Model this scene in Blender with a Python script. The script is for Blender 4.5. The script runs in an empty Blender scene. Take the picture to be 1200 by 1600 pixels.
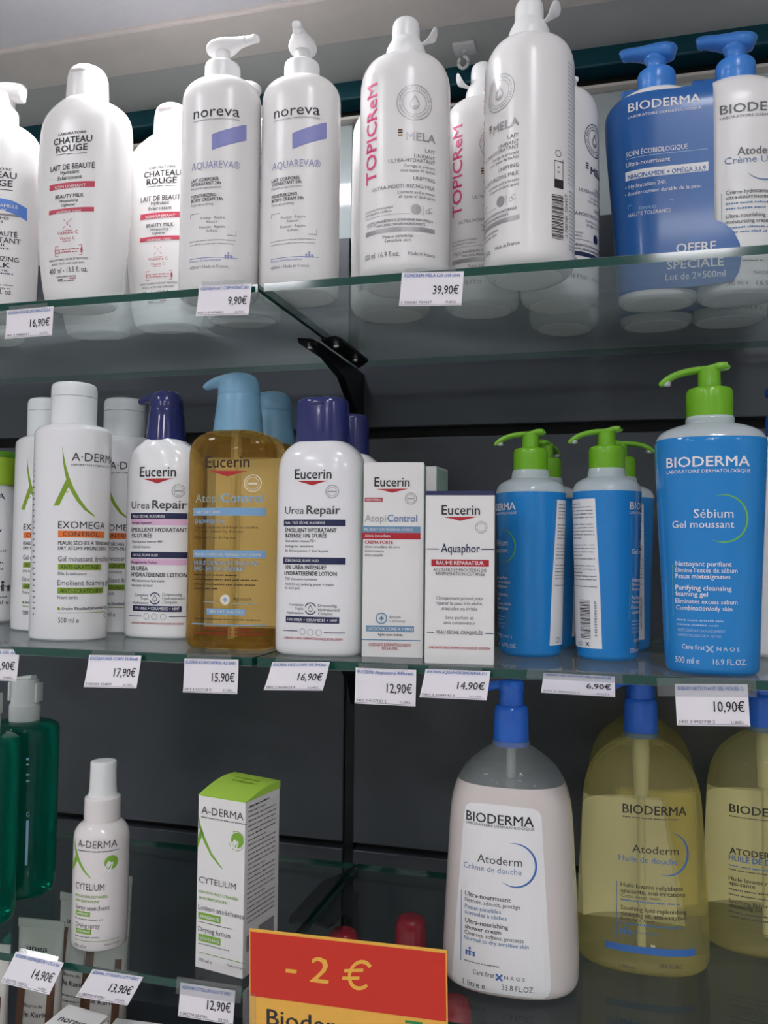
import bpy, bmesh, math, random
import numpy as np
from mathutils import Vector, Matrix
from mathutils.geometry import tessellate_polygon

sc = bpy.context.scene
COL = sc.collection
R = math.radians

# ------------------------------------------------------------------ camera
cam_d = bpy.data.cameras.new('camera')
cam = bpy.data.objects.new('camera', cam_d); COL.objects.link(cam)
cam_d.sensor_fit = 'VERTICAL'; cam_d.sensor_height = 36.0; cam_d.lens = 36.0*1348/1600
cam_d.clip_start = 0.02; cam_d.clip_end = 50
yaw, pitch, roll = R(15.2), R(2.7), R(0.6)
fw = Vector((-math.sin(yaw)*math.cos(pitch), math.cos(yaw)*math.cos(pitch), math.sin(pitch)))
rt = Vector((math.cos(yaw), math.sin(yaw), 0)); up = rt.cross(fw)
r2 = rt*math.cos(roll)+up*math.sin(roll); u2 = r2.cross(fw)
m = Matrix((r2, u2, -fw)).transposed().to_4x4(); m.translation = (0, 0, 1.5)
cam.matrix_world = m
sc.camera = cam

# ------------------------------------------------------------------ world, exposure
wd = bpy.data.worlds.new('world'); sc.world = wd; wd.use_nodes = True
wd.node_tree.nodes['Background'].inputs[0].default_value = (0.8, 0.85, 0.9, 1)
wd.node_tree.nodes['Background'].inputs[1].default_value = 0.12
sc.view_settings.view_transform = 'Standard'; sc.view_settings.look = 'None'
sc.view_settings.gamma = 1.0; sc.view_settings.use_curve_mapping = False
sc.view_settings.exposure = 0.0
ROOM_LIGHT = 41.0      # emission of the shop's ceiling panels
DOWN_LIGHT = 90.0      # emission of the small lamp set in the canopy

# ------------------------------------------------------------------ helpers
def lin(h):
    h = h.lstrip('#'); o = []
    for i in (0, 2, 4):
        v = int(h[i:i+2], 16)/255; o.append(v/12.92 if v <= 0.04045 else ((v+0.055)/1.055)**2.4)
    return (*o, 1)
MAT = {}
def mat(name, hexc, rough=0.4, metal=0.0, trans=0.0, ior=1.45, spec=0.5, emit=0.0, noise=0.0, scale=60, coat=0.0, sss=0.0, bump=0.0):
    m = bpy.data.materials.new(name); m.use_nodes = True; nt = m.node_tree
    b = nt.nodes['Principled BSDF']; c = lin(hexc)
    b.inputs['Base Color'].default_value = c; b.inputs['Roughness'].default_value = rough
    b.inputs['Metallic'].default_value = metal; b.inputs['Transmission Weight'].default_value = trans
    b.inputs['IOR'].default_value = ior; b.inputs['Specular IOR Level'].default_value = spec
    b.inputs['Coat Weight'].default_value = coat; b.inputs['Coat Roughness'].default_value = 0.08
    if sss:
        b.inputs['Subsurface Weight'].default_value = sss; b.inputs['Subsurface Radius'].default_value = (1, .9, .8); b.inputs['Subsurface Scale'].default_value = 0.006
    if emit:
        b.inputs['Emission Color'].default_value = c; b.inputs['Emission Strength'].default_value = emit
    if noise or bump:
        tc = nt.nodes.new('ShaderNodeTexCoord'); nz = nt.nodes.new('ShaderNodeTexNoise')
        nz.inputs['Scale'].default_value = scale; nz.inputs['Detail'].default_value = 4
        nt.links.new(tc.outputs['Object'], nz.inputs['Vector'])
        if noise:
            rp = nt.nodes.new('ShaderNodeValToRGB'); e = rp.color_ramp.elements
            e[0].position = 0.3; e[1].position = 0.7
            e[0].color = tuple(v*(1-noise) for v in c[:3])+(1,); e[1].color = tuple(min(1, v*(1+noise)) for v in c[:3])+(1,)
            nt.links.new(nz.outputs['Fac'], rp.inputs[0]); nt.links.new(rp.outputs[0], b.inputs['Base Color'])
        if bump:
            bp = nt.nodes.new('ShaderNodeBump'); bp.inputs['Strength'].default_value = bump; bp.inputs['Distance'].default_value = 0.002
            nt.links.new(nz.outputs['Fac'], bp.inputs['Height']); nt.links.new(bp.outputs[0], b.inputs['Normal'])
    MAT[name] = m; return m
def glass(name, tint, dust, dustcol, rough=0.0):
    """thin clear sheet: Fresnel mirror over a tinted see-through layer, with a film of dust"""
    m = bpy.data.materials.new(name); m.use_nodes = True; nt = m.node_tree; nt.nodes.clear()
    N = nt.nodes.new; out = N('ShaderNodeOutputMaterial'); lw = N('ShaderNodeLayerWeight'); lw.inputs[0].default_value = 0.5
    pw = N('ShaderNodeMath'); pw.operation = 'POWER'; pw.inputs[1].default_value = 5.0; nt.links.new(lw.outputs['Facing'], pw.inputs[0])
    fr = N('ShaderNodeMath'); fr.operation = 'MULTIPLY_ADD'; fr.inputs[1].default_value = 0.75; fr.inputs[2].default_value = 0.03; nt.links.new(pw.outputs[0], fr.inputs[0])
    tr = N('ShaderNodeBsdfTransparent'); tr.inputs[0].default_value = (*tint, 1)
    gl = N('ShaderNodeBsdfGlossy'); gl.inputs['Roughness'].default_value = rough
    mx = N('ShaderNodeMixShader'); nt.links.new(fr.outputs[0], mx.inputs[0]); nt.links.new(tr.outputs[0], mx.inputs[1]); nt.links.new(gl.outputs[0], mx.inputs[2])
    df = N('ShaderNodeBsdfDiffuse'); df.inputs[0].default_value = (*dustcol, 1)
    tl = N('ShaderNodeBsdfTranslucent'); tl.inputs[0].default_value = (*dustcol, 1)
    m2 = N('ShaderNodeMixShader'); m2.inputs[0].default_value = 0.6
    nt.links.new(df.outputs[0], m2.inputs[1]); nt.links.new(tl.outputs[0], m2.inputs[2])
    tc = N('ShaderNodeTexCoord'); nz = N('ShaderNodeTexNoise'); nz.inputs['Scale'].default_value = 14; nz.inputs['Detail'].default_value = 6
    nt.links.new(tc.outputs['Object'], nz.inputs[0])
    mr = N('ShaderNodeMapRange'); mr.inputs[1].default_value = 0.3; mr.inputs[2].default_value = 0.75; mr.inputs[3].default_value = dust*0.75; mr.inputs[4].default_value = dust*1.3
    nt.links.new(nz.outputs[0], mr.inputs[0])
    m3 = N('ShaderNodeMixShader'); nt.links.new(mr.outputs[0], m3.inputs[0]); nt.links.new(mx.outputs[0], m3.inputs[1]); nt.links.new(m2.outputs[0], m3.inputs[2])
    nt.links.new(m3.outputs[0], out.inputs[0]); MAT[name] = m; return m

# inks and print
for n, h in dict(ink='#2b2a2c', ink2='#4a484c', greyink='#8d8a8e', greyink2='#6d6b70', paper='#eeecec', red='#c8475a', redink='#c0505a', navy='#22284f',
                 blueband='#5b86d6', pink='#e0417c', lavender='#8d90c8', lavink='#9a9cc4', brown='#7a4a2c', tan='#b58a50',
                 sleeveblue='#2763a8', skyline='#a9c8e6', bluegrey='#6f8bb0', agreen='#86a52c', agreen2='#7fb03a', orange='#ec7a36', eured='#b3242c',
                 pinkband='#e6b9d8', brownink='#2c1808', whiteink='#e9e2cf', oilblue='#7fa9cf', oilblue2='#90a3a0', lime='#7cc242', crescent='#3a6cb0',
                 steel='#7197b5', crimson='#b4202e', signyellow='#f2b64a', blueink='#3f6fb8').items():
    mat(n, h, 0.45)
mat('silver', '#a9a7a8', 0.35, metal=0.35)
# plastics
mat('white_plastic', '#efecea', 0.26, noise=0.015, scale=30)
mat('white_gloss', '#f1eff0', 0.22, coat=0.3)
mat('pearl_plastic', '#e6dfdd', 0.25, coat=0.3)
mat('soft_white_cap', '#f2f1f0', 0.3)
mat('clear_cap', '#f6f8f8', 0.24, trans=0.04, ior=1.3)
mat('milky_cap', '#f1f2f0', 0.18, trans=0.1, ior=1.25)
mat('navy_plastic', '#262c68', 0.18, coat=0.4)
mat('sky_plastic', '#78a6c2', 0.32)
mat('green_plastic', '#7cc023', 0.25, trans=0.15, coat=0.2)
mat('blue_plastic', '#3f86da', 0.3, coat=0.1)
mat('deep_blue_plastic', '#2a70dc', 0.2, trans=0.1, coat=0.2)
mat('lime_plastic', '#b7dc3c', 0.35)
mat('lime_dark', '#6cb02c', 0.35)
mat('blue_gel', '#2b95e4', 0.16, trans=0.22, ior=1.3, coat=0.4)
mat('frosted_shell', '#dde8ec', 0.25, trans=0.35, ior=1.2, coat=0.3)
mat('amber_oil', '#f5dfa0', 0.04, trans=1.0, ior=1.33)
mat('pale_oil', '#f9f3c0', 0.03, trans=1.0, ior=1.2)
mat('teal_gel', '#0d8a76', 0.05, trans=0.85, ior=1.33, coat=0.3)
mat('cream_fill', '#d9cfca', 0.2, coat=0.6)
mat('clear_shell', '#cfd6d6', 0.05, trans=0.9, ior=1.1, coat=0.5)
mat('dip_tube', '#e6e6de', 0.3, trans=0.3)
mat('nozzle_grey', '#cfd2d2', 0.3, trans=0.3)
mat('red_plastic', '#c01c34', 0.25, coat=0.3)
mat('carton', '#ebe8e6', 0.45, noise=0.01)
mat('carton_lime', '#b4dd54', 0.4)
mat('carton_navy', '#2b3058', 0.3)
mat('carton_green', '#a9c0b0', 0.45)
mat('tube_white', '#e2ddd6', 0.4)
mat('tube_brown', '#6e4a34', 0.5)
mat('tag_paper', '#efe9ee', 0.55, noise=0.01)
mat('sign_red', '#d4301e', 0.4); mat('sign_yellow', '#f0b64c', 0.45, noise=0.02, scale=200); mat('sign_green', '#1f8a4a', 0.4)
mat('black_metal', '#101113', 0.35, metal=0.3)
mat('dark_laminate', '#484c52', 0.34, noise=0.03, scale=200, bump=0.03)
mat('black_void', '#060607', 0.6)
mat('pale_laminate', '#cdd6d6', 0.06, noise=0.01)
mat('teal_paint', '#0e4a58', 0.35, noise=0.05)
mat('white_trim', '#f0e6dc', 0.4)
mat('cream_wood', '#e9dfd8', 0.5, noise=0.06, scale=18, bump=0.15)
mat('grey_soffit', '#cfcdca', 0.6, noise=0.04, scale=9, bump=0.05)
mat('lilac_ceiling', '#f2f0f5', 0.6, noise=0.015, scale=120, bump=0.05)
mat('room_paint', '#eaeaea', 0.7, noise=0.02, scale=4); mat('floor_tile', '#e6e5e3', 0.35, noise=0.05, scale=5)
mat('steel_screw', '#c9cbcc', 0.2, metal=0.9)
mat('brass', '#c8a544', 0.35, metal=0.2)
mat('lamp_white', '#fafaff', 0.5, emit=ROOM_LIGHT); mat('lamp_down', '#f9faff', 0.5, emit=DOWN_LIGHT); mat('lamp_frame', '#e8e8e8', 0.4)
mat('edge_glass', '#0d463b', 0.08, trans=0.06, ior=1.5, coat=0.25)
glass('shelf_glass', (0.93, 0.965, 0.955), 0.16, (0.66, 0.73, 0.74))
glass('shelf_glass_clean', (0.92, 0.96, 0.945), 0.006, (0.6, 0.66, 0.66))
glass('clear_tape', (0.93, 0.94, 0.94), 0.12, (0.8, 0.8, 0.8), 0.1)

def clear_liquid(name, share, tint, brighten=0.0, brighten_col='#ffffff'):
    nt = MAT[name].node_tree; out = [n for n in nt.nodes if n.type == 'OUTPUT_MATERIAL'][0]; b = nt.nodes['Principled BSDF']
    tr = nt.nodes.new('ShaderNodeBsdfTransparent'); tr.inputs[0].default_value = lin(tint); mx = nt.nodes.new('ShaderNodeMixShader'); mx.inputs[0].default_value = share
    nt.links.new(b.outputs[0], mx.inputs[1]); nt.links.new(tr.outputs[0], mx.inputs[2])
    df = nt.nodes.new('ShaderNodeBsdfDiffuse'); df.inputs[0].default_value = lin(brighten_col); m2 = nt.nodes.new('ShaderNodeMixShader'); m2.inputs[0].default_value = brighten   # diffuse colour added to brighten it, in place of light scattered inside
    nt.links.new(mx.outputs[0], m2.inputs[1]); nt.links.new(df.outputs[0], m2.inputs[2]); nt.links.new(m2.outputs[0], out.inputs[0])
clear_liquid('pale_oil', 0.65, '#fcf6c8', 0.12, '#f4ecb4'); clear_liquid('amber_oil', 0.5, '#f8e0a0', 0.1, '#d9a848'); clear_liquid('teal_gel', 0.3, '#2fb89c', 0.12, '#118a78'); clear_liquid('clear_shell', 0.5, '#f0f4f4', 0.16, '#c8ccca')
# ---- surfaces on which print is laid
def cr(pts, per=6):
    """Catmull-Rom through points; a doubled point makes a corner."""
    P=[np.array(p,float) for p in pts]; out=[P[0]]
    for i in range(len(P)-1):
        p1,p2=P[i],P[i+1]
        if np.allclose(p1,p2): continue
        p0=P[i-1] if i>0 else p1; p3=P[i+2] if i+2<len(P) else p2
        d=np.linalg.norm
        l=d(p2-p1); a=d(p1-p0); b=d(p3-p2)
        m1=(p2-p0)/(a+l)*l if a>0 else p2-p1
        m2=(p3-p1)/(b+l)*l if b>0 else p2-p1
        for k in range(1,per+1):
            t=k/per
            out.append((2*t**3-3*t**2+1)*p1+(t**3-2*t*t+t)*m1+(-2*t**3+3*t*t)*p2+(t**3-t*t)*m2)
    return np.array(out)
class Surf:
    """Outer skin of a bottle: superellipse sections (z, half width, half depth)."""
    def __init__(s, pts, n, per=6):
        s.p=cr(pts,per); s.n=n
        q=s.p[s.p[:,1]>1e-6]; keep=[q[0]]
        for r in q[1:]:
            if r[0]>keep[-1][0]+1e-4: keep.append(r)
        keep=np.array(keep); s.z,s.w,s.b=keep.T
        i=np.argmax(s.w); s.W=s.w[i]; s.B=s.b[i]
        ph=np.linspace(0,2*np.pi,1441); x,y=s.xy(ph,s.W,s.B)
        L=np.concatenate([[0],np.cumsum(np.hypot(np.diff(x),np.diff(y)))])
        s.ph=ph; s.L=L
    def xy(s,ph,w,b):
        # ph=0 is the front (-y), growing towards +x
        sn,cs=np.sin(ph),np.cos(ph); e=2/s.n
        return np.sign(sn)*np.abs(sn)**e*w, -np.sign(cs)*np.abs(cs)**e*b
    def wb(s,z): return np.interp(z,s.z,s.w),np.interp(z,s.z,s.b)
    def point(s,u,v,u0=0.0):
        w,b=s.wb(v); P=s.L[-1]
        ph=np.interp(np.mod(u0+u*(s.W/w),P),s.L,s.ph)
        x,y=s.xy(ph,w,b); return np.stack([x,y,v],-1)
    def map(s,uv,lift,u0=0.0):
        u,v=uv[:,0],uv[:,1]; p=s.point(u,v,u0)
        du=s.point(u+.4,v,u0)-s.point(u-.4,v,u0); dv=s.point(u,v+.4,u0)-s.point(u,v-.4,u0)
        nn=np.cross(du,dv); nn/=np.linalg.norm(nn,axis=1,keepdims=True)+1e-12
        return p+nn*(np.ones(len(u))*lift)[:,None]
class Flat:
    """A flat face: u to the right, v up, on plane y=y0 (or turned by rz about origin o)."""
    def __init__(s,o=(0,0,0),rz=0.): s.o=np.array(o,float); s.c,s.s=np.cos(rz),np.sin(rz)
    def map(s,uv,lift):
        u,v=uv[:,0],uv[:,1]
        return s.o+np.stack([u*s.c+lift*s.s, u*s.s-lift*s.c, v],-1)

BODY = {
  'chateau': ([(0, 0, 0), (0, 27, 17), (0, 27, 17), (2, 30.5, 19.5), (20, 35.5, 21.5), (60, 40.4, 23.5), (105, 42.5, 24), (140, 42, 23.8), (156, 40.8, 23), (164, 38, 22), (170, 32.5, 21), (175, 24, 19.8), (178, 18, 18)], 2.25),
  'familymilk': ([(0, 0, 0), (0, 33, 21), (0, 33, 21), (2, 36, 23), (30, 38, 24), (120, 39, 24.5), (150, 39, 24.5), (162, 35, 23), (170, 26, 20), (173, 16, 16)], 2.2),
  'noreva': ([(0, 0, 0), (0, 28.5, 22), (0, 28.5, 22), (1.3, 31, 24.6), (4, 32.4, 26), (4, 32.4, 26), (158, 32.4, 26), (166, 31.9, 25.5), (172, 29.8, 24), (176.5, 25, 21), (179, 18, 17), (179.6, 14, 14)], 2.25),
  'topicrem': ([(0, 0, 0), (0, 27, 24), (0, 27, 24), (3, 32, 29.5), (8, 34.6, 32.2), (14, 35, 32.6), (153, 35, 32.6), (164, 33.8, 31.6), (172.5, 29.6, 28), (178, 22, 21.5), (180, 15, 15)], 2.1),
  'atoderm': ([(0.0, 0.0, 0.0), (0.0, 27.04, 21.84), (0.0, 27.04, 21.84), (2.6, 30.16, 24.44), (6.24, 30.78, 24.96), (83.2, 35.88, 26.52), (145.6, 40.87, 27.56), (158.08, 40.14, 27.04), (166.4, 34.32, 24.44), (172.64, 23.92, 19.76), (175.24, 15.6, 15.6)], 2.3),
  'exomega': ([(0, 0, 0), (0, 31.5, 24), (0, 31.5, 24), (1.5, 34, 26.4), (4, 34.6, 27), (4, 34.6, 27), (180, 34.6, 27), (180, 34.6, 27), (184, 34, 26.5), (187.5, 30, 24), (189, 21, 21)], 2.15),
  'urea5': ([(0, 0, 0), (0, 31.5, 19), (0, 31.5, 19), (1.5, 34.4, 21.2), (5, 35.4, 22), (90, 35.4, 22), (150, 35.2, 22), (164, 33, 21), (172, 28, 20), (178, 20, 18.5), (180, 17.5, 17.5)], 2.5),
  'urea10': ([(0, 0, 0), (0, 30.5, 18.5), (0, 30.5, 18.5), (2, 33.3, 21), (7, 34.4, 22), (80, 34.4, 22), (140, 34, 21.6), (152, 32.2, 20.6), (158, 28.5, 19), (163, 22.5, 17), (164.5, 20, 15.5)], 2.8),
  'showeroil': ([(0, 0, 0), (0, 34, 21.5), (0, 34, 21.5), (2, 37, 24.5), (6, 38.9, 26), (6, 38.9, 26), (158, 38.9, 26), (166, 37.6, 25), (172, 33, 23.5), (176, 25, 21), (177, 21, 21)], 3.2),
  'sebium500': ([(0, 0, 0), (0, 27, 23), (0, 27, 23), (2, 29.5, 26), (6, 30.4, 27), (60, 32.5, 28.6), (150, 36.6, 31), (157, 36.4, 31), (163, 33, 28.5), (167, 25, 23), (169, 18, 18), (170, 16, 16), (173, 16, 16), (174.5, 15.4, 15.4)], 2.5),
  'sebium200': ([(0, 0, 0), (0, 21.8, 20.5), (0, 21.8, 20.5), (2, 24, 22.6), (5, 24.8, 23.2), (50, 25.8, 24.2), (124, 28.4, 26), (129, 28.2, 25.8), (134, 25.5, 23.5), (137.5, 19, 18.4), (139, 15, 15), (143, 14.2, 14.2), (145.5, 13.6, 13.6)], 2.3),
  'gel_green': ([(0, 0, 0), (0, 28, 23), (0, 28, 23), (3, 31.5, 26), (10, 33, 27), (10, 33, 27), (152, 33, 27), (152, 33, 27), (155, 31.5, 26), (157.5, 26, 23), (159, 14, 14)], 2.15),
  'spray': ([(0, 0, 0), (0, 18.5, 16.5), (0, 18.5, 16.5), (2, 21.6, 19.4), (5, 22.4, 20.2), (5, 22.4, 20.2), (84, 22.4, 20.2), (91, 21.6, 19.6), (96, 18.5, 17.5), (98.5, 15.5, 15.5), (99.5, 14.4, 14.4)], 2.1),
  'litre': ([(0, 0, 0), (0, 44, 30), (0, 44, 30), (3, 48.5, 34), (9, 50.8, 36), (40, 50.4, 36), (95, 47.6, 35), (128, 45.6, 34.2), (144, 42.5, 32.8), (157, 36, 29.6), (166, 27, 24), (172, 18.5, 18), (175, 14.6, 14.6), (179, 14, 14)], 2.45),
  'baby': ([(0, 0, 0), (0, 28, 20), (0, 28, 20), (2, 31, 22), (6, 32, 23), (110, 32, 23), (135, 31, 22.5), (143, 27, 21), (148, 25, 20)], 2.3),
}

PRINT = {
 'chateau': [
  ('t', 'brand_lettering', 'ink', 'LABORATOIRE', -10.44, 140.89, 26.04, 2.15, 1),
  ('t', 'brand_lettering', 'ink', 'CHATEAU', -15.57, 133.54, 36.35, 5.38, 2),
  ('t', 'brand_lettering', 'ink', 'ROUGE', -12.45, 126.59, 29.66, 5.38, 2),
  ('r', 'small_print', 'ink', -12.4, 124.51, -2.61, 124.95),
  ('m', 'small_print', 'ink', -1.4, 123.95, 4.66, 1.08),
  ('r', 'small_print', 'ink', 6.44, 123.88, 16.66, 124.32),
  ('t', 'product_lettering', 'ink', 'LAIT DE BEAUTÉ', -18.29, 111.25, 41.81, 4.57, 1),
  ('t', 'product_lettering', 'ink', 'Hydratant', -7.23, 107.37, 17.69, 3.23, 1),
  ('t', 'product_lettering', 'ink', 'Eclaircissant', -9.63, 102.79, 22.5, 3.12, 1),
  ('r', 'colour_band', 'red', -18.66, 95.27, 23.76, 100.2),
  ('t', 'band_lettering', 'paper', 'SOIN UNIFIANT', -12.81, 95.62, 29.19, 2.47, 1),
  ('t', 'product_lettering', 'ink', 'BEAUTY MILK', -11.78, 87.2, 26.7, 3.12, 1),
  ('t', 'small_print', 'ink', 'Moisturizing', -7.05, 83.76, 16.98, 2.15, 1),
  ('t', 'small_print', 'ink', 'Lightener', -5.11, 80.32, 12.8, 2.15, 1),
  ('r', 'colour_band', 'red', -18.79, 74.79, 23.65, 78.5),
  ('t', 'band_lettering', 'paper', 'UNIFYING CARE', -10.74, 74.73, 23.69, 1.72, 1),
  ('i', 'logo', 'redink', 'cstar', 0.48, 65.81, 3.76),
  ('m', 'logo', 'redink', -4.11, 59.31, 4.5, 1.08),
  ('t', 'logo', 'redink', 'Vitamine C', -9.25, 56.77, 19.59, 2.69, 0),
  ('t', 'logo', 'redink', 'Vitamin C', -6.51, 52.28, 14.0, 2.26, 0),
  ('m', 'logo', 'redink', -4.01, 50.77, 3.36, 0.86),
  ('i', 'logo', 'redink', 'frame92', 1.25, 43.15, 6.45),
  ('t', 'logo', 'redink', '92%', -11.88, 40.99, 5.98, 3.76, 0),
  ('m', 'logo', 'redink', -4.58, 43.63, 11.48, 1.29),
  ('m', 'logo', 'redink', -4.61, 41.52, 11.47, 1.29),
  ('t', 'small_print', 'ink', 'PEAUX NOIRES, MATES ET METISSEES', -17.81, 35.18, 36.8, 1.61, 0),
  ('t', 'small_print', 'ink', 'BLACK, MATTE AND DARK SKIN', -14.89, 31.84, 30.11, 1.61, 0),
  ('t', 'small_print', 'ink', '400 ml - 13.5 fl. oz.', -18.09, 25.15, 36.38, 4.3, 0),
  ('t', 'small_print', 'ink', 'FABRIQUÉ EN FRANCE', -10.02, 21.28, 18.43, 1.18, 1),
  ('r', 'small_print', 'navy', -9.37, 19.22, -4.26, 20.15),
  ('r', 'small_print', 'redink', 2.55, 19.68, 8.41, 20.65),
  ('t', 'small_print', 'ink', 'MADE IN FRANCE', -8.19, 17.84, 14.85, 1.18, 1),
 ],
 'familymilk': [
  ('t', 'brand_lettering', 'ink', 'LABORATOIRE', -2.8, 124.1, 28.7, 2.25, 1),
  ('t', 'brand_lettering', 'ink', 'CHATEAU', -10.16, 117.33, 40.35, 5.63, 2),
  ('t', 'brand_lettering', 'ink', 'ROUGE', -4.79, 110.09, 32.02, 5.63, 2),
  ('r', 'small_print', 'ink', -6.02, 106.81, 27.35, 107.38),
  ('p', 'colour_band', 'blueband', [(-20.58, 89.8), (-8.71, 94.58), (6.22, 98.41), (17.2, 99.52), (27.57, 98.07), (39.32, 94.01), (39.67, 82.75), (27.89, 86.84), (17.47, 89.67), (6.56, 88.78), (-8.27, 83.8), (-20.13, 78.4)]),
  ('t', 'band_lettering', 'paper', 'TOUTE LA FAMILLE', -7.92, 91.68, 39.74, 2.81, 1),
  ('t', 'band_lettering', 'paper', 'FAMILY', -0.48, 87.9, 23.73, 2.25, 1),
  ('r', 'colour_band', 'greyink', -8.36, 84.37, 33.04, 86.07),
  ('t', 'small_print', 'ink', 'PEAUX SÈCHES', -5.07, 80.79, 30.05, 2.53, 1),
  ('t', 'small_print', 'ink', 'DRY SKIN', 1.12, 77.66, 18.76, 2.25, 1),
  ('t', 'product_lettering', 'ink', 'LAIT DE BEAUTÉ', -12.34, 66.15, 44.31, 4.5, 1),
  ('t', 'product_lettering', 'ink', 'HYDRATANT', -5.58, 60.55, 40.32, 4.5, 1),
  ('t', 'product_lettering', 'navy', 'Nourrit', 2.92, 57.4, 19.56, 2.81, 1),
  ('t', 'small_print', 'ink', 'Confort', 2.94, 54.64, 22.7, 2.25, 1),
  ('t', 'product_lettering', 'ink', 'MOISTURIZING', -6.91, 44.35, 40.4, 4.22, 1),
  ('t', 'product_lettering', 'ink', 'MILK', 6.88, 38.89, 20.12, 4.22, 1),
  ('t', 'small_print', 'navy', 'Nourishing', 2.36, 35.61, 22.68, 2.25, 0),
  ('m', 'small_print', 'navy', -1.17, 32.95, 29.18, 1.69),
  ('m', 'small_print', 'greyink', -5.73, 23.07, 30.35, 1.69),
  ('m', 'small_print', 'greyink', -3.19, 20.17, 27.37, 1.69),
  ('t', 'small_print', 'ink', '400 ml - 13.5 fl. oz.', -12.7, 15.71, 41.68, 4.22, 0),
 ],
 'noreva': [
  ('t', 'brand_lettering', 'ink', 'noreva', -12.33, 140.05, 38.54, 8.76, 0),
  ('t', 'small_print', 'greyink', 'LABORATOIRES DERMATOLOGIQUES', -12.14, 137.2, 38.4, 1.08, 1),
  ('p', 'colour_band', 'lavender', [(4.44, 125.47), (11.74, 127.72), (18.24, 130.01), (25.26, 132.86), (32.35, 136.14), (32.57, 123.13), (24.46, 119.45), (16.5, 116.44), (10.47, 114.3), (4.72, 112.51)]),
  ('t', 'product_lettering', 'lavink', 'AQUAREVA®', -13.13, 98.22, 40.64, 5.67, 0),
  ('t', 'product_lettering', 'ink2', 'LAIT CORPOREL', -13.55, 88.18, 25.11, 2.58, 2),
  ('t', 'product_lettering', 'ink2', 'HYDRATANT 24h', -12.72, 84.87, 25.35, 2.58, 2),
  ('t', 'small_print', 'greyink', 'Pénètre rapidement', -13.42, 81.93, 26.61, 1.96, 0),
  ('t', 'product_lettering', 'ink2', 'MOISTURIZING', -13.15, 75.37, 22.38, 2.58, 2),
  ('t', 'product_lettering', 'ink2', 'BODY CREAM 24h', -13.08, 71.99, 27.46, 2.58, 2),
  ('t', 'small_print', 'greyink', 'Fast absorbing', -13.01, 68.61, 19.77, 2.06, 0),
  ('r', 'small_print', 'greyink', -13.52, 62.34, -5.29, 62.76),
  ('r', 'small_print', 'greyink', -13.52, 59.12, -12.93, 62.76),
  ('r', 'small_print', 'greyink', 18.35, 44.15, 25.37, 44.61),
  ('r', 'small_print', 'greyink', 24.91, 44.82, 25.26, 48.41),
  ('t', 'small_print', 'greyink', 'Protège · Répare', -4.09, 57.3, 20.22, 2.16, 0),
  ('t', 'small_print', 'greyink', 'Adoucit', 1.06, 54.21, 9.57, 1.96, 0),
  ('t', 'small_print', 'greyink', 'Protects · Repairs', -4.48, 50.03, 20.75, 2.16, 0),
  ('t', 'small_print', 'greyink', 'Softens', 1.78, 46.86, 9.0, 1.96, 0),
  ('m', 'small_print', 'greyink', -13.54, 40.01, 24.47, 0.93),
  ('m', 'small_print', 'greyink', -13.48, 37.16, 24.51, 0.93),
  ('r', 'colour_band', 'lavender', -13.26, 26.31, 26.77, 26.78),
  ('i', 'logo', 'lavink', 'family', 19.65, 27.32, 3.35),
  ('t', 'small_print', 'lavink', 'Peaux déshydratées', -13.06, 23.68, 26.84, 1.75, 0),
  ('t', 'small_print', 'greyink', '400ml • Made in France', -12.95, 18.27, 32.29, 2.37, 0),
 ],
 'topicrem': [
  ('v', 'brand_lettering', 'pink', 'TOPICReM', -14.63, 73.3, 77.13, 10.4, 1),
  ('o', 'logo', 'silver', 14.99, 131.0, 13.32, 0.68, 0, 360, 0),
  ('o', 'logo', 'silver', 14.99, 131.0, 8.96, 0.44, 0, 360, 0),
  ('i', 'logo', 'silver', 'drop', 14.99, 131.0, 5.33),
  ('i', 'logo', 'silver', 'ringtext', 14.99, 131.0, 11.14),
  ('r', 'colour_band', 'brown', 2.75, 109.5, 6.12, 110.77),
  ('r', 'colour_band', 'ink', 2.77, 107.55, 6.15, 108.82),
  ('r', 'colour_band', 'tan', 2.79, 105.41, 6.17, 106.68),
  ('t', 'product_lettering', 'silver', 'MELA', 8.59, 102.2, 23.51, 6.06, 2),
  ('t', 'product_lettering', 'greyink2', 'LAIT', 23.27, 93.79, 8.32, 2.71, 0),
  ('t', 'product_lettering', 'greyink2', 'UNIFIANT', 14.92, 89.07, 16.69, 2.71, 0),
  ('t', 'product_lettering', 'greyink2', 'ULTRA-HYDRATANT', -4.43, 85.68, 36.14, 2.71, 0),
  ('t', 'small_print', 'greyink2', 'Corrige et prévient', 7.35, 81.62, 24.37, 2.23, 0),
  ('t', 'small_print', 'greyink2', 'tous types de taches', 5.0, 78.4, 26.74, 2.13, 0),
  ('t', 'product_lettering', 'greyink2', 'UNIFYING', 14.58, 72.01, 17.18, 2.71, 0),
  ('t', 'product_lettering', 'greyink2', 'ULTRA-MOISTURIZING MILK', -17.64, 66.25, 49.51, 2.71, 0),
  ('t', 'small_print', 'greyink2', 'Corrects and prevents', 2.74, 61.8, 29.13, 2.23, 0),
  ('t', 'small_print', 'greyink2', 'all types of dark spots', 3.73, 58.62, 28.16, 2.13, 0),
  ('o', 'logo', 'silver', 16.67, 50.18, 1.94, 3.88, 0, 360, 0),
  ('r', 'logo', 'silver', 21.86, 45.92, 22.22, 53.16),
  ('i', 'logo', 'silver', 'leaf', 26.82, 50.07, 2.91),
  ('t', 'small_print', 'greyink2', 'COMPLEXE ANTI-PIGMENT', -25.39, 51.35, 25.35, 1.45, 0),
  ('t', 'small_print', 'greyink2', 'ANTI-PIGMENT COMPLEX', -25.36, 48.63, 23.88, 1.45, 0),
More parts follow.
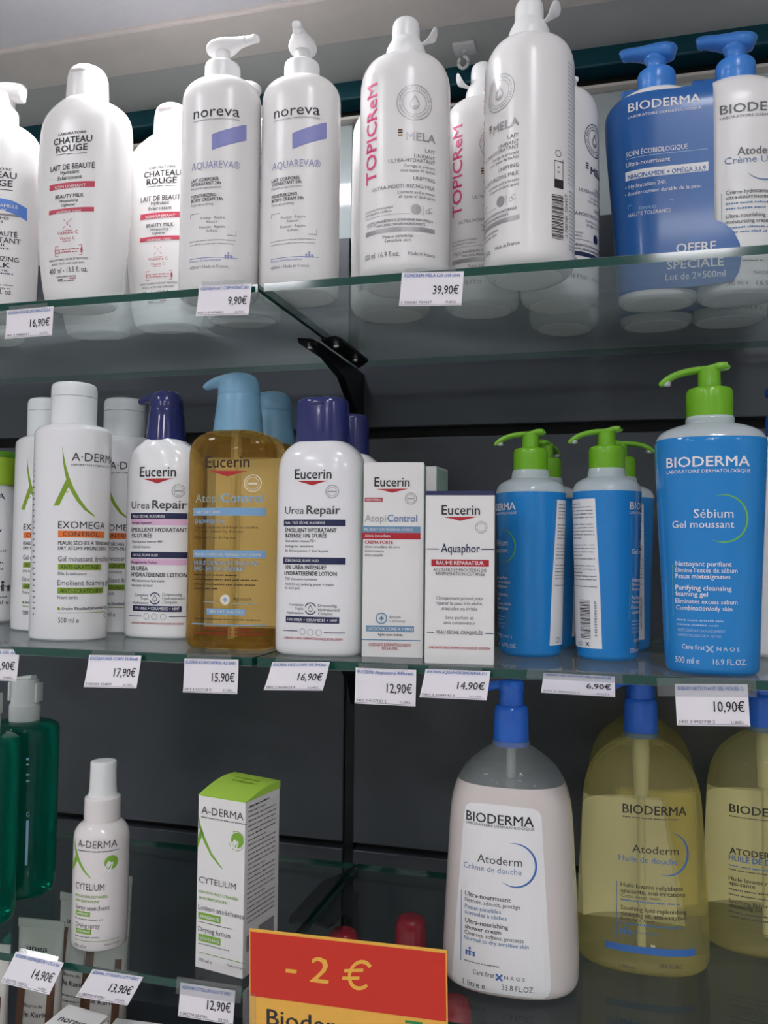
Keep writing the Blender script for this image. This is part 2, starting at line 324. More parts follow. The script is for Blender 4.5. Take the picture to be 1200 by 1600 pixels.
  ('r', 'small_print', 'silver', -25.34, 46.56, 11.97, 46.9),
  ('t', 'small_print', 'silver', '99%', -23.56, 39.98, 9.33, 3.39, 0),
  ('t', 'small_print', 'greyink2', "INGRÉDIENTS D'ORIGINE NATURELLE", -13.64, 41.4, 43.97, 1.74, 1),
  ('t', 'small_print', 'greyink2', 'NATURAL ORIGIN INGREDIENTS', -13.6, 38.24, 37.36, 1.74, 1),
  ('r', 'colour_band', 'silver', -25.11, 33.55, 32.22, 36.99),
  ('t', 'small_print', 'greyink2', 'Peaux sensibles', -8.48, 29.08, 22.96, 2.33, 0),
  ('t', 'small_print', 'greyink2', 'Sensitive skin', -6.87, 25.95, 19.94, 2.33, 0),
  ('t', 'small_print', 'greyink2', '500 ml', -25.61, 15.55, 10.58, 4.12, 0),
  ('t', 'small_print', 'greyink2', '16.9 fl.oz.', -11.61, 15.1, 16.24, 3.88, 0),
  ('t', 'small_print', 'greyink2', 'Made in France', 11.24, 15.63, 21.1, 2.52, 0),
 ],
 'topicrem_side': [
  ('r', 'barcode', 'ink', 55.51, 51.44, 65.62, 51.81),
  ('r', 'barcode', 'ink', 55.51, 50.03, 65.62, 50.73),
  ('r', 'barcode', 'ink', 55.5, 49.31, 65.61, 49.64),
  ('r', 'barcode', 'ink', 55.5, 47.76, 65.6, 48.55),
  ('r', 'barcode', 'ink', 55.5, 47.05, 65.6, 47.46),
  ('r', 'barcode', 'ink', 55.49, 45.78, 65.59, 46.38),
  ('r', 'barcode', 'ink', 55.49, 44.97, 65.59, 45.29),
  ('r', 'barcode', 'ink', 55.48, 43.83, 65.58, 44.2),
  ('r', 'barcode', 'ink', 55.48, 42.28, 65.67, 43.12),
  ('r', 'barcode', 'ink', 55.48, 41.48, 65.67, 42.03),
  ('r', 'barcode', 'ink', 55.47, 40.62, 65.66, 40.94),
  ('r', 'barcode', 'ink', 55.47, 39.17, 65.66, 39.86),
  ('r', 'barcode', 'ink', 55.46, 38.36, 65.65, 38.77),
  ('r', 'barcode', 'ink', 55.46, 37.36, 65.64, 37.69),
  ('r', 'barcode', 'ink', 55.46, 35.82, 65.64, 36.6),
  ('r', 'barcode', 'ink', 55.45, 35.15, 65.63, 35.52),
  ('r', 'barcode', 'ink', 55.45, 33.83, 65.63, 34.43),
  ('r', 'barcode', 'ink', 55.44, 33.02, 65.62, 33.35),
  ('r', 'barcode', 'ink', 55.44, 31.52, 65.62, 32.26),
  ('r', 'barcode', 'ink', 55.44, 30.76, 65.61, 31.18),
  ('r', 'barcode', 'ink', 55.43, 29.54, 65.6, 30.09),
  ('r', 'barcode', 'ink', 55.43, 28.69, 65.6, 29.01),
  ('r', 'barcode', 'ink', 55.42, 27.09, 65.59, 27.92),
  ('r', 'barcode', 'ink', 55.42, 26.47, 65.59, 26.84),
  ('r', 'barcode', 'ink', 55.42, 25.11, 65.58, 25.76),
  ('r', 'barcode', 'ink', 55.48, 24.4, 65.58, 24.72),
  ('r', 'barcode', 'ink', 55.47, 23.09, 65.57, 23.64),
  ('r', 'barcode', 'ink', 55.47, 21.82, 65.56, 22.56),
  ('r', 'barcode', 'ink', 55.46, 21.11, 65.56, 21.47),
  ('r', 'barcode', 'ink', 55.46, 19.98, 65.55, 20.39),
  ('v', 'small_print', 'greyink2', '3 700281 704457', 70.28, 22.85, 31.21, 3.03, 0),
  ('o', 'small_print', 'ink', 60.87, 81.97, 2.31, 0.46, 0, 360, 0),
  ('r', 'small_print', 'ink', 57.61, 76.13, 65.62, 76.69),
  ('r', 'small_print', 'ink', 57.61, 56.72, 57.97, 76.69),
  ('r', 'small_print', 'ink', 65.04, 58.22, 65.62, 78.3),
  ('r', 'small_print', 'ink', 57.57, 56.72, 65.67, 63.21),
  ('m', 'small_print', 'ink', 60.26, 71.58, 62.01, 1.39),
  ('m', 'small_print', 'ink', 60.25, 67.86, 62.0, 1.39),
  ('m', 'small_print', 'greyink2', 70.54, 152.01, 81.1, 0.93),
  ('m', 'small_print', 'greyink2', 70.58, 148.92, 81.09, 0.93),
  ('m', 'small_print', 'greyink2', 70.62, 145.83, 80.96, 0.93),
  ('m', 'small_print', 'greyink2', 70.55, 142.67, 81.71, 0.93),
  ('m', 'small_print', 'greyink2', 70.59, 139.58, 81.75, 0.93),
  ('m', 'small_print', 'greyink2', 70.63, 136.5, 81.63, 0.93),
  ('m', 'small_print', 'greyink2', 70.67, 133.41, 81.67, 0.93),
  ('m', 'small_print', 'greyink2', 70.7, 130.33, 81.75, 0.93),
  ('m', 'small_print', 'greyink2', 70.62, 127.18, 81.64, 0.93),
  ('m', 'small_print', 'greyink2', 70.63, 124.1, 81.66, 0.93),
  ('m', 'small_print', 'greyink2', 70.65, 121.02, 81.68, 0.93),
  ('m', 'small_print', 'greyink2', 70.66, 117.95, 81.7, 0.93),
  ('m', 'small_print', 'greyink2', 70.68, 114.87, 81.71, 0.93),
  ('m', 'small_print', 'greyink2', 70.69, 111.8, 81.73, 0.93),
  ('m', 'small_print', 'greyink2', 70.71, 108.73, 81.58, 0.93),
  ('m', 'small_print', 'greyink2', 70.72, 105.66, 81.6, 0.93),
  ('m', 'small_print', 'greyink2', 70.72, 102.59, 81.61, 0.93),
  ('m', 'small_print', 'greyink2', 70.72, 99.52, 81.61, 0.93),
  ('m', 'small_print', 'greyink2', 70.72, 96.46, 81.61, 0.93),
  ('m', 'small_print', 'greyink2', 70.71, 93.39, 81.61, 0.93),
  ('m', 'small_print', 'greyink2', 70.71, 90.33, 81.6, 0.93),
  ('m', 'small_print', 'greyink2', 70.71, 87.27, 81.6, 0.93),
  ('m', 'small_print', 'greyink2', 70.71, 84.21, 81.6, 0.93),
  ('m', 'small_print', 'greyink2', 70.7, 81.15, 81.6, 0.93),
  ('m', 'small_print', 'greyink2', 70.69, 78.09, 81.76, 0.93),
  ('m', 'small_print', 'greyink2', 70.68, 75.03, 81.74, 0.93),
  ('m', 'small_print', 'greyink2', 70.66, 71.98, 81.72, 0.93),
  ('m', 'small_print', 'greyink2', 70.76, 68.99, 81.67, 0.93),
  ('m', 'small_print', 'greyink2', 70.75, 65.93, 81.66, 0.93),
  ('m', 'small_print', 'greyink2', 70.74, 62.88, 81.64, 0.93),
  ('m', 'small_print', 'greyink2', 72.39, 57.07, 82.58, 0.93),
  ('m', 'small_print', 'greyink2', 72.37, 54.26, 82.56, 0.93),
  ('m', 'small_print', 'greyink2', 72.36, 51.44, 82.54, 0.93),
  ('m', 'small_print', 'greyink2', 72.34, 48.62, 82.52, 0.93),
  ('m', 'small_print', 'greyink2', 72.44, 45.86, 82.5, 0.93),
  ('m', 'small_print', 'greyink2', 72.42, 43.05, 82.48, 0.93),
  ('m', 'small_print', 'greyink2', 72.4, 40.24, 82.59, 0.93),
  ('m', 'small_print', 'greyink2', 72.38, 37.43, 82.57, 0.93),
  ('m', 'small_print', 'greyink2', 72.37, 34.62, 82.55, 0.93),
  ('m', 'small_print', 'greyink2', 72.35, 31.81, 82.53, 0.93),
  ('m', 'small_print', 'greyink2', 72.33, 29.0, 82.51, 0.93),
  ('m', 'small_print', 'greyink2', 72.43, 26.24, 82.67, 0.93),
  ('m', 'small_print', 'greyink2', 72.41, 23.44, 82.65, 0.93),
  ('m', 'small_print', 'greyink2', 72.4, 20.63, 82.63, 0.93),
  ('m', 'small_print', 'greyink2', 72.38, 17.83, 82.61, 0.93),
  ('m', 'small_print', 'greyink2', 72.36, 15.03, 82.54, 0.93),
 ],
 'sleeve': [
  ('t', 'brand_lettering', 'paper', 'BIODERMA', -22.95, 150.71, 54.72, 7.15, 1),
  ('t', 'brand_lettering', 'paper', 'LABORATOIRE DERMATOLOGIQUE', -22.94, 145.45, 55.16, 2.04, 0),
  ('t', 'product_lettering', 'paper', 'SOIN ÉCOBIOLOGIQUE', -24.71, 114.88, 46.86, 3.88, 1),
  ('r', 'small_print', 'skyline', -24.78, 112.95, 36.74, 113.37),
  ('t', 'product_lettering', 'paper', 'Ultra-nourrissant', -24.8, 106.67, 33.58, 3.58, 1),
  ('r', 'colour_band', 'paper', -25.35, 95.79, 37.16, 102.96),
  ('t', 'band_lettering', 'sleeveblue', 'NIACINAMIDE + OMÉGA 3,6,9', -23.24, 96.44, 58.5, 3.68, 2),
  ('t', 'small_print', 'paper', '• Hydratation 24h', -25.45, 88.83, 30.8, 3.27, 0),
  ('t', 'small_print', 'paper', '• Renforcement durable de la peau', -25.59, 83.23, 57.5, 2.96, 0),
  ('t', 'small_print', 'skyline', 'FORMULE', -14.6, 70.26, 13.2, 2.56, 0),
  ('t', 'small_print', 'paper', 'HAUTE TOLÉRANCE', -22.85, 65.94, 31.96, 2.96, 0),
  ('r', 'small_print', 'skyline', -23.34, 75.44, -20.73, 75.86),
  ('r', 'small_print', 'skyline', -23.34, 72.77, -22.95, 75.86),
  ('r', 'small_print', 'skyline', 8.2, 75.43, 11.07, 75.84),
  ('r', 'small_print', 'skyline', 10.69, 72.04, 11.07, 75.6),
 ],
 'atoderm_cream': [
  ('t', 'brand_lettering', 'greyink2', 'BIODERMA', -14.88, 139.52, 59.84, 7.0, 1),
  ('t', 'brand_lettering', 'greyink2', 'LABORATOIRE DERMATOLOGIQUE', -14.88, 135.44, 59.46, 2.0, 0),
  ('t', 'product_lettering', 'greyink2', 'Atoderm', -2.58, 105.75, 31.58, 6.25, 1),
  ('t', 'product_lettering', 'bluegrey', 'Crème Ultra', -11.83, 99.6, 43.55, 5.25, 0),
  ('o', 'logo', 'bluegrey', 17.6, 102.96, 16.99, 1.6, -140, 80, 1),
  ('t', 'small_print', 'greyink2', 'Crème hydratante', -11.03, 75.88, 31.08, 3.0, 1),
  ('t', 'small_print', 'greyink2', 'ultra-nourrissante', -11.07, 71.9, 32.14, 3.0, 1),
  ('m', 'small_print', 'bluegrey', -11.1, 67.91, 20.04, 2.0),
  ('m', 'small_print', 'bluegrey', -11.1, 63.87, 17.96, 2.0),
  ('t', 'small_print', 'greyink2', 'Ultra-nourishing', -11.13, 57.36, 29.03, 3.0, 1),
  ('t', 'small_print', 'greyink2', 'moisturising cream', -11.16, 52.87, 32.24, 3.0, 1),
  ('m', 'small_print', 'bluegrey', -11.2, 48.89, 22.17, 2.0),
  ('m', 'small_print', 'bluegrey', -11.19, 45.36, 19.96, 2.0),
  ('r', 'small_print', 'bluegrey', -14.29, 56.45, -13.85, 77.49),
  ('m', 'small_print', 'greyink2', -5.82, 22.75, 15.75, 1.75),
  ('t', 'small_print', 'greyink2', 'NAOS', 8.89, 12.8, 10.98, 2.5, 0),
  ('t', 'small_print', 'greyink2', '500 ml e', -10.95, 4.96, 15.65, 4.0, 0),
  ('t', 'small_print', 'greyink2', '16.9 FL.OZ.', 10.78, 4.41, 29.57, 3.5, 0),
 ],
 'baby': [
  ('o', 'logo', 'navy', 21.06, 104.24, 7.52, 4.78, 120, 320, 1),
  ('t', 'small_print', 'navy', 'DERMATOLOGIQUE', -11.72, 75.21, 43.81, 2.39, 0),
  ('i', 'logo', 'ink2', 'family', 30.04, 37.35, 7.52),
  ('m', 'small_print', 'ink2', 14.28, 26.49, 35.69, 2.05),
  ('t', 'small_print', 'ink2', '500 ml e', 8.83, 19.63, 27.08, 4.1, 0),
  ('t', 'brand_lettering', 'navy', 'A-DERMA', -25.37, 131.83, 54.13, 6.15, 0),
  ('m', 'small_print', 'ink2', -11.11, 62.87, 31.16, 2.73),
  ('m', 'small_print', 'ink2', -10.69, 56.03, 30.11, 2.73),
 ],
 'exomega': [
  ('p', 'logo', 'agreen', [(7.91, 168.25), (9.32, 160.99), (11.5, 151.54), (14.55, 142.12), (18.61, 132.19), (24.16, 122.34), (30.18, 114.19), (37.68, 107.76), (35.33, 108.24), (28.06, 113.0), (21.57, 120.6), (17.12, 127.72), (13.66, 134.33), (10.85, 144.31), (8.69, 155.43)]),
  ('p', 'logo', 'agreen', [(12.94, 140.98), (7.28, 128.74), (1.21, 116.54), (6.47, 116.53), (11.1, 126.26), (15.84, 135.46)]),
  ('p', 'logo', 'agreen', [(9.05, 127.97), (14.64, 129.13), (14.66, 128.35), (9.08, 127.08)]),
  ('t', 'brand_lettering', 'ink', 'A·DERMA', 16.38, 155.5, 45.43, 7.18, 0),
  ('t', 'small_print', 'ink', 'LABORATOIRE DERMATOLOGIQUE', 15.94, 151.32, 47.06, 1.66, 0),
  ('t', 'product_lettering', 'ink', 'EXOMEGA', 6.16, 96.88, 42.19, 6.08, 0),
  ('r', 'colour_band', 'orange', 6.22, 89.14, 48.36, 94.95),
  ('t', 'band_lettering', 'ink', 'CONTROL', 10.43, 90.34, 31.0, 3.76, 0),
  ('t', 'small_print', 'ink', 'PEAUX SÈCHES À TENDANCE', 6.61, 82.8, 51.95, 2.98, 1),
  ('t', 'small_print', 'ink', 'DRY ATOPY-PRONE SKIN', 6.75, 78.38, 43.47, 2.87, 1),
  ('t', 'product_lettering', 'ink2', 'Gel moussant émollient', 7.01, 68.46, 50.74, 4.53, 0),
  ('r', 'colour_band', 'agreen', 7.08, 61.03, 45.26, 66.26),
  ('t', 'band_lettering', 'ink', 'ANTI-GRATTAGE', 9.52, 62.0, 32.87, 3.31, 0),
  ('t', 'small_print', 'ink2', 'Dès la naissance', 7.39, 56.63, 23.73, 2.76, 0),
  ('t', 'product_lettering', 'ink2', 'Emollient foaming gel', 7.05, 47.83, 50.71, 4.53, 0),
  ('r', 'colour_band', 'agreen', 7.11, 40.7, 48.75, 45.91),
  ('t', 'band_lettering', 'ink', 'ANTI-SCRATCHING', 9.55, 41.55, 37.47, 3.31, 0),
  ('t', 'small_print', 'ink2', 'From birth', 7.42, 36.04, 16.84, 2.98, 0),
  ('o', 'logo', 'agreen', 8.81, 27.83, 0.66, 1.33, 0, 360, 0),
  ('t', 'small_print', 'ink2', 'Avoine Rhealba®/Rhealba® Oat', 11.13, 26.77, 44.64, 2.54, 1),
  ('r', 'small_print', 'agreen', 7.79, 24.03, 53.04, 24.53),
  ('t', 'small_print', 'ink2', '500 ml e', 8.62, 15.79, 17.22, 4.42, 0),
  ('o', 'small_print', 'ink2', 51.97, 21.17, 1.66, 0.44, 0, 360, 0),
  ('m', 'small_print', 'greyink2', -27.47, 167.74, -27.05, 2.21),
  ('m', 'small_print', 'greyink2', -26.86, 162.61, -26.42, 2.21),
  ('m', 'small_print', 'greyink2', -27.22, 157.59, -25.96, 2.21),
  ('m', 'small_print', 'greyink2', -26.92, 152.48, -25.5, 2.21),
  ('m', 'small_print', 'greyink2', -26.33, 147.36, -25.04, 2.21),
  ('m', 'small_print', 'greyink2', -25.98, 142.26, -24.57, 2.21),
  ('m', 'small_print', 'greyink2', -31.54, 137.75, -24.1, 2.21),
  ('m', 'small_print', 'greyink2', -30.25, 132.55, -23.81, 2.21),
  ('m', 'small_print', 'greyink2', -29.29, 127.38, -23.34, 2.21),
  ('m', 'small_print', 'greyink2', -28.5, 122.23, -23.04, 2.21),
  ('m', 'small_print', 'greyink2', -27.71, 117.1, -22.57, 2.21),
  ('m', 'small_print', 'greyink2', -27.08, 111.98, -22.27, 2.21),
  ('m', 'small_print', 'greyink2', -26.62, 106.89, -21.97, 2.21),
  ('m', 'small_print', 'greyink2', -25.99, 101.79, -21.5, 2.21),
  ('m', 'small_print', 'greyink2', -25.53, 96.71, -21.19, 2.21),
  ('m', 'small_print', 'greyink2', -25.07, 91.63, -20.89, 2.21),
  ('m', 'small_print', 'greyink2', -24.6, 86.57, -20.59, 2.21),
  ('m', 'small_print', 'greyink2', -24.31, 81.51, -20.28, 2.21),
  ('m', 'small_print', 'greyink2', -23.84, 76.46, -19.98, 2.21),
  ('m', 'small_print', 'greyink2', -23.37, 71.42, -19.67, 2.21),
  ('m', 'small_print', 'greyink2', -23.08, 66.38, -19.36, 2.21),
  ('m', 'small_print', 'greyink2', -22.78, 61.35, -19.06, 2.21),
  ('m', 'small_print', 'greyink2', -22.31, 56.33, -18.75, 2.21),
  ('m', 'small_print', 'greyink2', -22.01, 51.31, -18.61, 2.21),
  ('m', 'small_print', 'greyink2', -21.7, 46.29, -18.3, 2.21),
  ('m', 'small_print', 'greyink2', -21.4, 41.29, -17.99, 2.21),
  ('m', 'small_print', 'greyink2', -20.93, 36.29, -17.69, 2.21),
  ('m', 'small_print', 'greyink2', -20.63, 31.3, -17.54, 2.21),
  ('m', 'small_print', 'greyink2', -20.32, 26.31, -17.23, 2.21),
  ('m', 'small_print', 'greyink2', -20.02, 21.33, -16.92, 2.21),
 ],
 'urea5': [
  ('t', 'brand_lettering', 'ink', 'Eucerin', -13.58, 145.14, 35.37, 8.9, 1),
  ('p', 'logo', 'eured', [(-11.73, 143.35), (19.52, 143.38), (11.97, 141.33), (4.61, 138.78), (-3.22, 141.46)]),
  ('o', 'logo', 'silver', 24.33, 132.24, 5.74, 0.69, 0, 360, 0),
  ('o', 'logo', 'silver', 24.33, 132.24, 4.02, 0.46, 0, 360, 0),
  ('r', 'logo', 'silver', 20.95, 131.6, 27.7, 132.75),
  ('t', 'product_lettering', 'ink2', 'Urea', -22.96, 116.27, 20.4, 6.6, 0),
  ('t', 'product_lettering', 'ink2', 'Repair', 0.07, 116.31, 31.99, 7.46, 2),
  ('r', 'colour_band', 'navy', -23.86, 106.96, 32.66, 112.21),
  ('t', 'band_lettering', 'paper', 'PEAU SÈCHE, RUGUEUSE', -20.89, 108.08, 33.63, 2.3, 1),
  ('r', 'colour_band', 'pinkband', -23.56, 101.43, 32.79, 106.72),
  ('t', 'band_lettering', 'navy', 'Parfum Apaisant', -21.61, 102.57, 21.97, 2.18, 1),
  ('t', 'product_lettering', 'ink', 'ÉMOLLIENT HYDRATANT', -22.29, 95.31, 54.76, 3.67, 2),
  ('t', 'product_lettering', 'ink', "5% D'URÉE", -22.17, 90.08, 22.87, 3.67, 2),
  ('t', 'small_print', 'ink2', 'Hydratation intense 48H', -21.05, 85.44, 32.49, 2.3, 0),
  ('t', 'small_print', 'ink2', 'Adoucit la peau', -20.79, 80.8, 19.8, 2.3, 0),
  ('r', 'colour_band', 'navy', -22.59, 71.81, 33.44, 77.31),
  ('t', 'band_lettering', 'paper', 'DROGE, RUWE HUID', -19.77, 73.29, 26.6, 2.3, 1),
  ('r', 'colour_band', 'pinkband', -23.13, 65.72, 33.52, 70.93),
  ('t', 'band_lettering', 'navy', 'Rustgevende Parfum', -21.2, 66.9, 27.57, 2.18, 1),
  ('t', 'product_lettering', 'ink', '5% UREA', -21.76, 60.53, 18.71, 3.67, 2),
  ('t', 'product_lettering', 'ink', 'HYDRATERENDE LOTION', -20.81, 55.06, 54.17, 3.67, 2),
  ('t', 'small_print', 'ink2', '48U intensieve hydratatie', -20.55, 50.45, 34.03, 2.3, 0),
  ('t', 'small_print', 'ink2', 'Verzacht de huid', -20.46, 46.12, 22.36, 2.3, 0),
  ('t', 'small_print', 'ink2', 'Complexe', -16.19, 37.62, 14.47, 2.3, 0),
  ('t', 'small_print', 'ink2', 'Triple', -9.62, 34.37, 7.99, 2.3, 0),
  ('t', 'small_print', 'ink2', 'Hydratation', -18.2, 30.65, 16.66, 2.3, 0),
  ('o', 'logo', 'navy', 4.68, 35.87, 4.94, 0.92, 20, 160, 0),
  ('o', 'logo', 'navy', 4.68, 35.87, 4.94, 0.92, 200, 340, 0),
  ('i', 'logo', 'ink2', 'drop', 4.68, 35.87, 3.16),
  ('t', 'small_print', 'ink2', 'Drievoudig', 12.01, 38.29, 17.14, 2.53, 0),
  ('t', 'small_print', 'ink2', 'Hydraterend', 12.09, 34.88, 19.33, 2.53, 0),
  ('t', 'small_print', 'ink2', 'Complex', 12.17, 31.48, 13.16, 2.53, 0),
  ('r', 'colour_band', 'navy', -18.17, 24.05, 29.26, 29.21),
  ('t', 'band_lettering', 'paper', '5% UREA + CERAMIDES + NMF', -14.99, 25.6, 42.15, 2.41, 1),
  ('r', 'small_print', 'navy', -22.95, 19.39, -7.87, 20.08),
  ('o', 'logo', 'silver', -3.26, 19.7, 2.64, 0.46, 0, 360, 0),
  ('o', 'logo', 'silver', 4.45, 19.64, 2.64, 0.46, 0, 360, 0),
  ('o', 'logo', 'silver', 13.04, 19.57, 2.64, 0.46, 0, 360, 0),
  ('r', 'small_print', 'navy', 18.29, 19.53, 34.13, 20.21),
  ('t', 'small_print', 'eured', 'LABORATOIRES DERMATOLOGIQUES EUCERIN', -20.04, 12.75, 51.32, 1.72, 1),
 ],
 'urea10': [
  ('t', 'brand_lettering', 'ink', 'Eucerin', -14.7, 134.49, 29.63, 7.53, 1),
  ('p', 'logo', 'eured', [(-13.59, 133.04), (12.49, 132.97), (5.95, 131.3), (-0.12, 129.4), (-7.05, 131.44)]),
  ('o', 'logo', 'silver', 15.6, 124.68, 4.86, 0.58, 0, 360, 0),
  ('o', 'logo', 'silver', 15.6, 124.68, 3.4, 0.39, 0, 360, 0),
  ('r', 'logo', 'silver', 12.62, 124.19, 18.51, 125.17),
  ('t', 'product_lettering', 'ink2', 'Urea', -23.06, 107.84, 16.5, 5.59, 0),
  ('t', 'product_lettering', 'ink2', 'Repair', -4.49, 107.68, 26.68, 6.32, 2),
  ('r', 'colour_band', 'navy', -24.4, 98.48, 26.18, 103.42),
  ('t', 'band_lettering', 'paper', 'PEAU TRÈS SÈCHE, RUGUEUSE', -22.98, 99.94, 33.52, 1.94, 1),
  ('t', 'product_lettering', 'ink', 'ÉMOLLIENT HYDRATANT', -22.76, 93.78, 42.24, 3.11, 2),
  ('t', 'product_lettering', 'ink', "INTENSE 10% D'URÉE", -22.71, 89.6, 34.9, 3.11, 2),
  ('t', 'small_print', 'ink2', 'Hydratation intense 72H', -22.67, 86.15, 25.8, 1.94, 0),
  ('t', 'small_print', 'ink2', 'Soulage les sensations', -22.48, 82.22, 24.12, 1.94, 0),
  ('t', 'small_print', 'ink2', 'de démangeaison + lisse la peau', -22.44, 78.78, 35.76, 1.94, 0),
  ('r', 'colour_band', 'navy', -24.33, 69.42, 26.57, 74.58),
  ('t', 'band_lettering', 'paper', 'ZEER DROGE, RUWE HUID', -22.22, 71.17, 28.13, 1.94, 1),
  ('t', 'product_lettering', 'ink', '10% UREA INTENSIEF', -22.16, 65.54, 34.21, 3.11, 2),
  ('t', 'product_lettering', 'ink', 'HYDRATERENDE LOTION', -22.68, 60.87, 42.61, 3.11, 2),
  ('t', 'small_print', 'ink2', '72U intensieve hydratatie', -21.94, 57.22, 27.05, 1.94, 0),
  ('t', 'small_print', 'ink2', 'Verlicht een jeukerig gevoel + maakt', -21.9, 53.3, 39.98, 1.94, 0),
  ('t', 'small_print', 'ink2', 'de huid glad', -21.87, 50.37, 12.56, 1.94, 0),
  ('t', 'small_print', 'ink2', 'Complexe', -17.34, 37.85, 11.47, 1.94, 0),
  ('t', 'small_print', 'ink2', 'Triple', -12.82, 34.85, 7.0, 1.94, 0),
  ('t', 'small_print', 'ink2', 'Hydratation', -19.48, 31.69, 13.7, 1.94, 0),
  ('o', 'logo', 'navy', -0.1, 35.95, 4.28, 0.78, 20, 160, 0),
  ('o', 'logo', 'navy', -0.1, 35.95, 4.28, 0.78, 200, 340, 0),
  ('i', 'logo', 'ink2', 'drop', -0.1, 35.95, 2.67),
  ('t', 'small_print', 'ink2', 'Drievoudig', 5.96, 37.32, 14.31, 2.14, 0),
  ('t', 'small_print', 'ink2', 'Hydraterend', 6.0, 34.19, 16.2, 2.14, 0),
  ('t', 'small_print', 'ink2', 'Complex', 6.05, 31.31, 11.4, 2.14, 0),
  ('r', 'colour_band', 'navy', -20.75, 25.06, 22.32, 29.92),
  ('t', 'band_lettering', 'paper', '10% UREA + CERAMIDES + NMF', -18.81, 26.36, 39.66, 2.04, 1),
  ('r', 'small_print', 'navy', -23.81, 18.45, -10.34, 19.03),
  ('o', 'logo', 'silver', -6.14, 18.4, 2.23, 0.39, 0, 360, 0),
  ('o', 'logo', 'silver', 0.05, 18.15, 2.23, 0.39, 0, 360, 0),
  ('o', 'logo', 'silver', 6.73, 18.12, 2.23, 0.39, 0, 360, 0),
  ('r', 'small_print', 'navy', 10.75, 17.9, 26.82, 18.47),
  ('t', 'small_print', 'eured', 'LABORATOIRES DERMATOLOGIQUES EUCERIN', -21.72, 12.58, 46.65, 1.65, 1),
 ],
 'showeroil': [
  ('t', 'brand_lettering', 'brownink', 'Eucerin', -16.08, 145.97, 37.93, 9.23, 1),
  ('p', 'logo', 'eured', [(-13.72, 143.58), (20.35, 142.89), (11.81, 140.87), (3.51, 138.65), (-5.01, 141.09)]),
  ('o', 'logo', 'whiteink', 24.64, 133.16, 6.67, 0.72, 0, 360, 0),
  ('o', 'logo', 'whiteink', 24.64, 133.16, 4.87, 0.41, 0, 360, 0),
  ('r', 'logo', 'whiteink', 21.03, 132.11, 28.21, 133.65),
  ('t', 'product_lettering', 'oilblue2', 'Atopi', -25.68, 118.07, 21.82, 6.67, 0),
  ('t', 'product_lettering', 'oilblue', 'Control', -1.59, 117.81, 35.22, 7.18, 2),
  ('r', 'colour_band', 'oilblue', -28.66, 107.16, 35.85, 113.44),
  ('t', 'band_lettering', 'whiteink', 'VERY DRY SKIN', -25.53, 108.94, 22.98, 2.26, 1),
  ('t', 'product_lettering', 'oilblue', 'SHOWER OIL', -26.0, 100.88, 28.1, 3.28, 2),
  ('t', 'small_print', 'brownink', 'Gently cleanses and helps to soothe', -25.14, 96.97, 54.47, 1.95, 0),
  ('t', 'small_print', 'brownink', 'dry skin caused by dryness', -25.08, 93.59, 42.66, 1.95, 0),
  ('t', 'small_print', 'brownink', 'Protects from drying out', -24.98, 88.66, 36.2, 1.95, 0),
  ('r', 'colour_band', 'oilblue', -27.57, 73.32, 36.41, 79.55),
  ('t', 'band_lettering', 'whiteink', 'PEAUX ATOPIQUES / NEIGING TOT ATOPIE', -25.17, 74.9, 57.41, 2.05, 1),
  ('t', 'product_lettering', 'oilblue', 'HUILE DE BAIN ET DOUCHE', -25.81, 67.64, 55.62, 3.18, 2),
  ('t', 'product_lettering', 'oilblue', 'BAD- EN DOUCHEOLIE', -25.55, 62.98, 44.73, 3.18, 2),
  ('m', 'small_print', 'brownink', -25.47, 58.84, 13.41, 1.64),
  ('m', 'small_print', 'brownink', -25.4, 55.22, 31.06, 1.64),
  ('m', 'small_print', 'brownink', -25.32, 51.35, 27.6, 1.64),
  ('m', 'small_print', 'brownink', -25.25, 47.99, -3.59, 1.64),
  ('o', 'logo', 'whiteink', 3.32, 40.01, 2.05, 4.1, 0, 360, 0),
  ('i', 'logo', 'oilblue', 'plus', 3.32, 40.01, 2.56),
  ('t', 'small_print', 'brownink', 'Apaisant', 9.97, 39.65, 15.28, 2.56, 0),
  ('m', 'small_print', 'oilblue2', -15.93, 37.47, -3.35, 1.54),
  ('m', 'small_print', 'oilblue2', 10.03, 36.61, 30.82, 1.54),
  ('r', 'colour_band', 'oilblue', -12.97, 27.83, 20.25, 32.69),
  ('t', 'band_lettering', 'whiteink', '88% NATURAL OILS', -10.0, 29.2, 28.73, 2.36, 1),
  ('m', 'small_print', 'brownink', -24.6, 23.78, 33.12, 1.33),
  ('r', 'colour_band', 'oilblue', -27.31, 19.72, 37.53, 20.55),
  ('t', 'small_print', 'eured', 'DERMATOLOGICAL SKINCARE', -14.37, 15.5, 38.5, 1.85, 1),
  ('t', 'small_print', 'eured', 'LABORATOIRES DERMATOLOGIQUES EUCERIN', -23.58, 12.01, 56.9, 1.85, 1),
 ],
 'sebium500': [
  ('t', 'brand_lettering', 'paper', 'BIODERMA', -31.96, 137.89, 54.26, 6.72, 1),
  ('t', 'brand_lettering', 'paper', 'LABORATOIRE DERMATOLOGIQUE', -31.72, 133.84, 54.43, 2.1, 0),
  ('t', 'product_lettering', 'paper', 'Sébium', -13.19, 104.04, 24.63, 5.67, 0),
  ('t', 'product_lettering', 'paper', 'Gel moussant', -27.6, 97.42, 39.42, 4.62, 0),
  ('o', 'logo', 'lime', 5.05, 103.57, 15.55, 1.26, -118, 108, 1),
  ('t', 'small_print', 'paper', 'Nettoyant purifiant', -25.4, 72.09, 35.53, 3.19, 1),
  ('t', 'small_print', 'paper', "Élimine l'excès de sébum", -25.48, 68.02, 39.27, 2.94, 0),
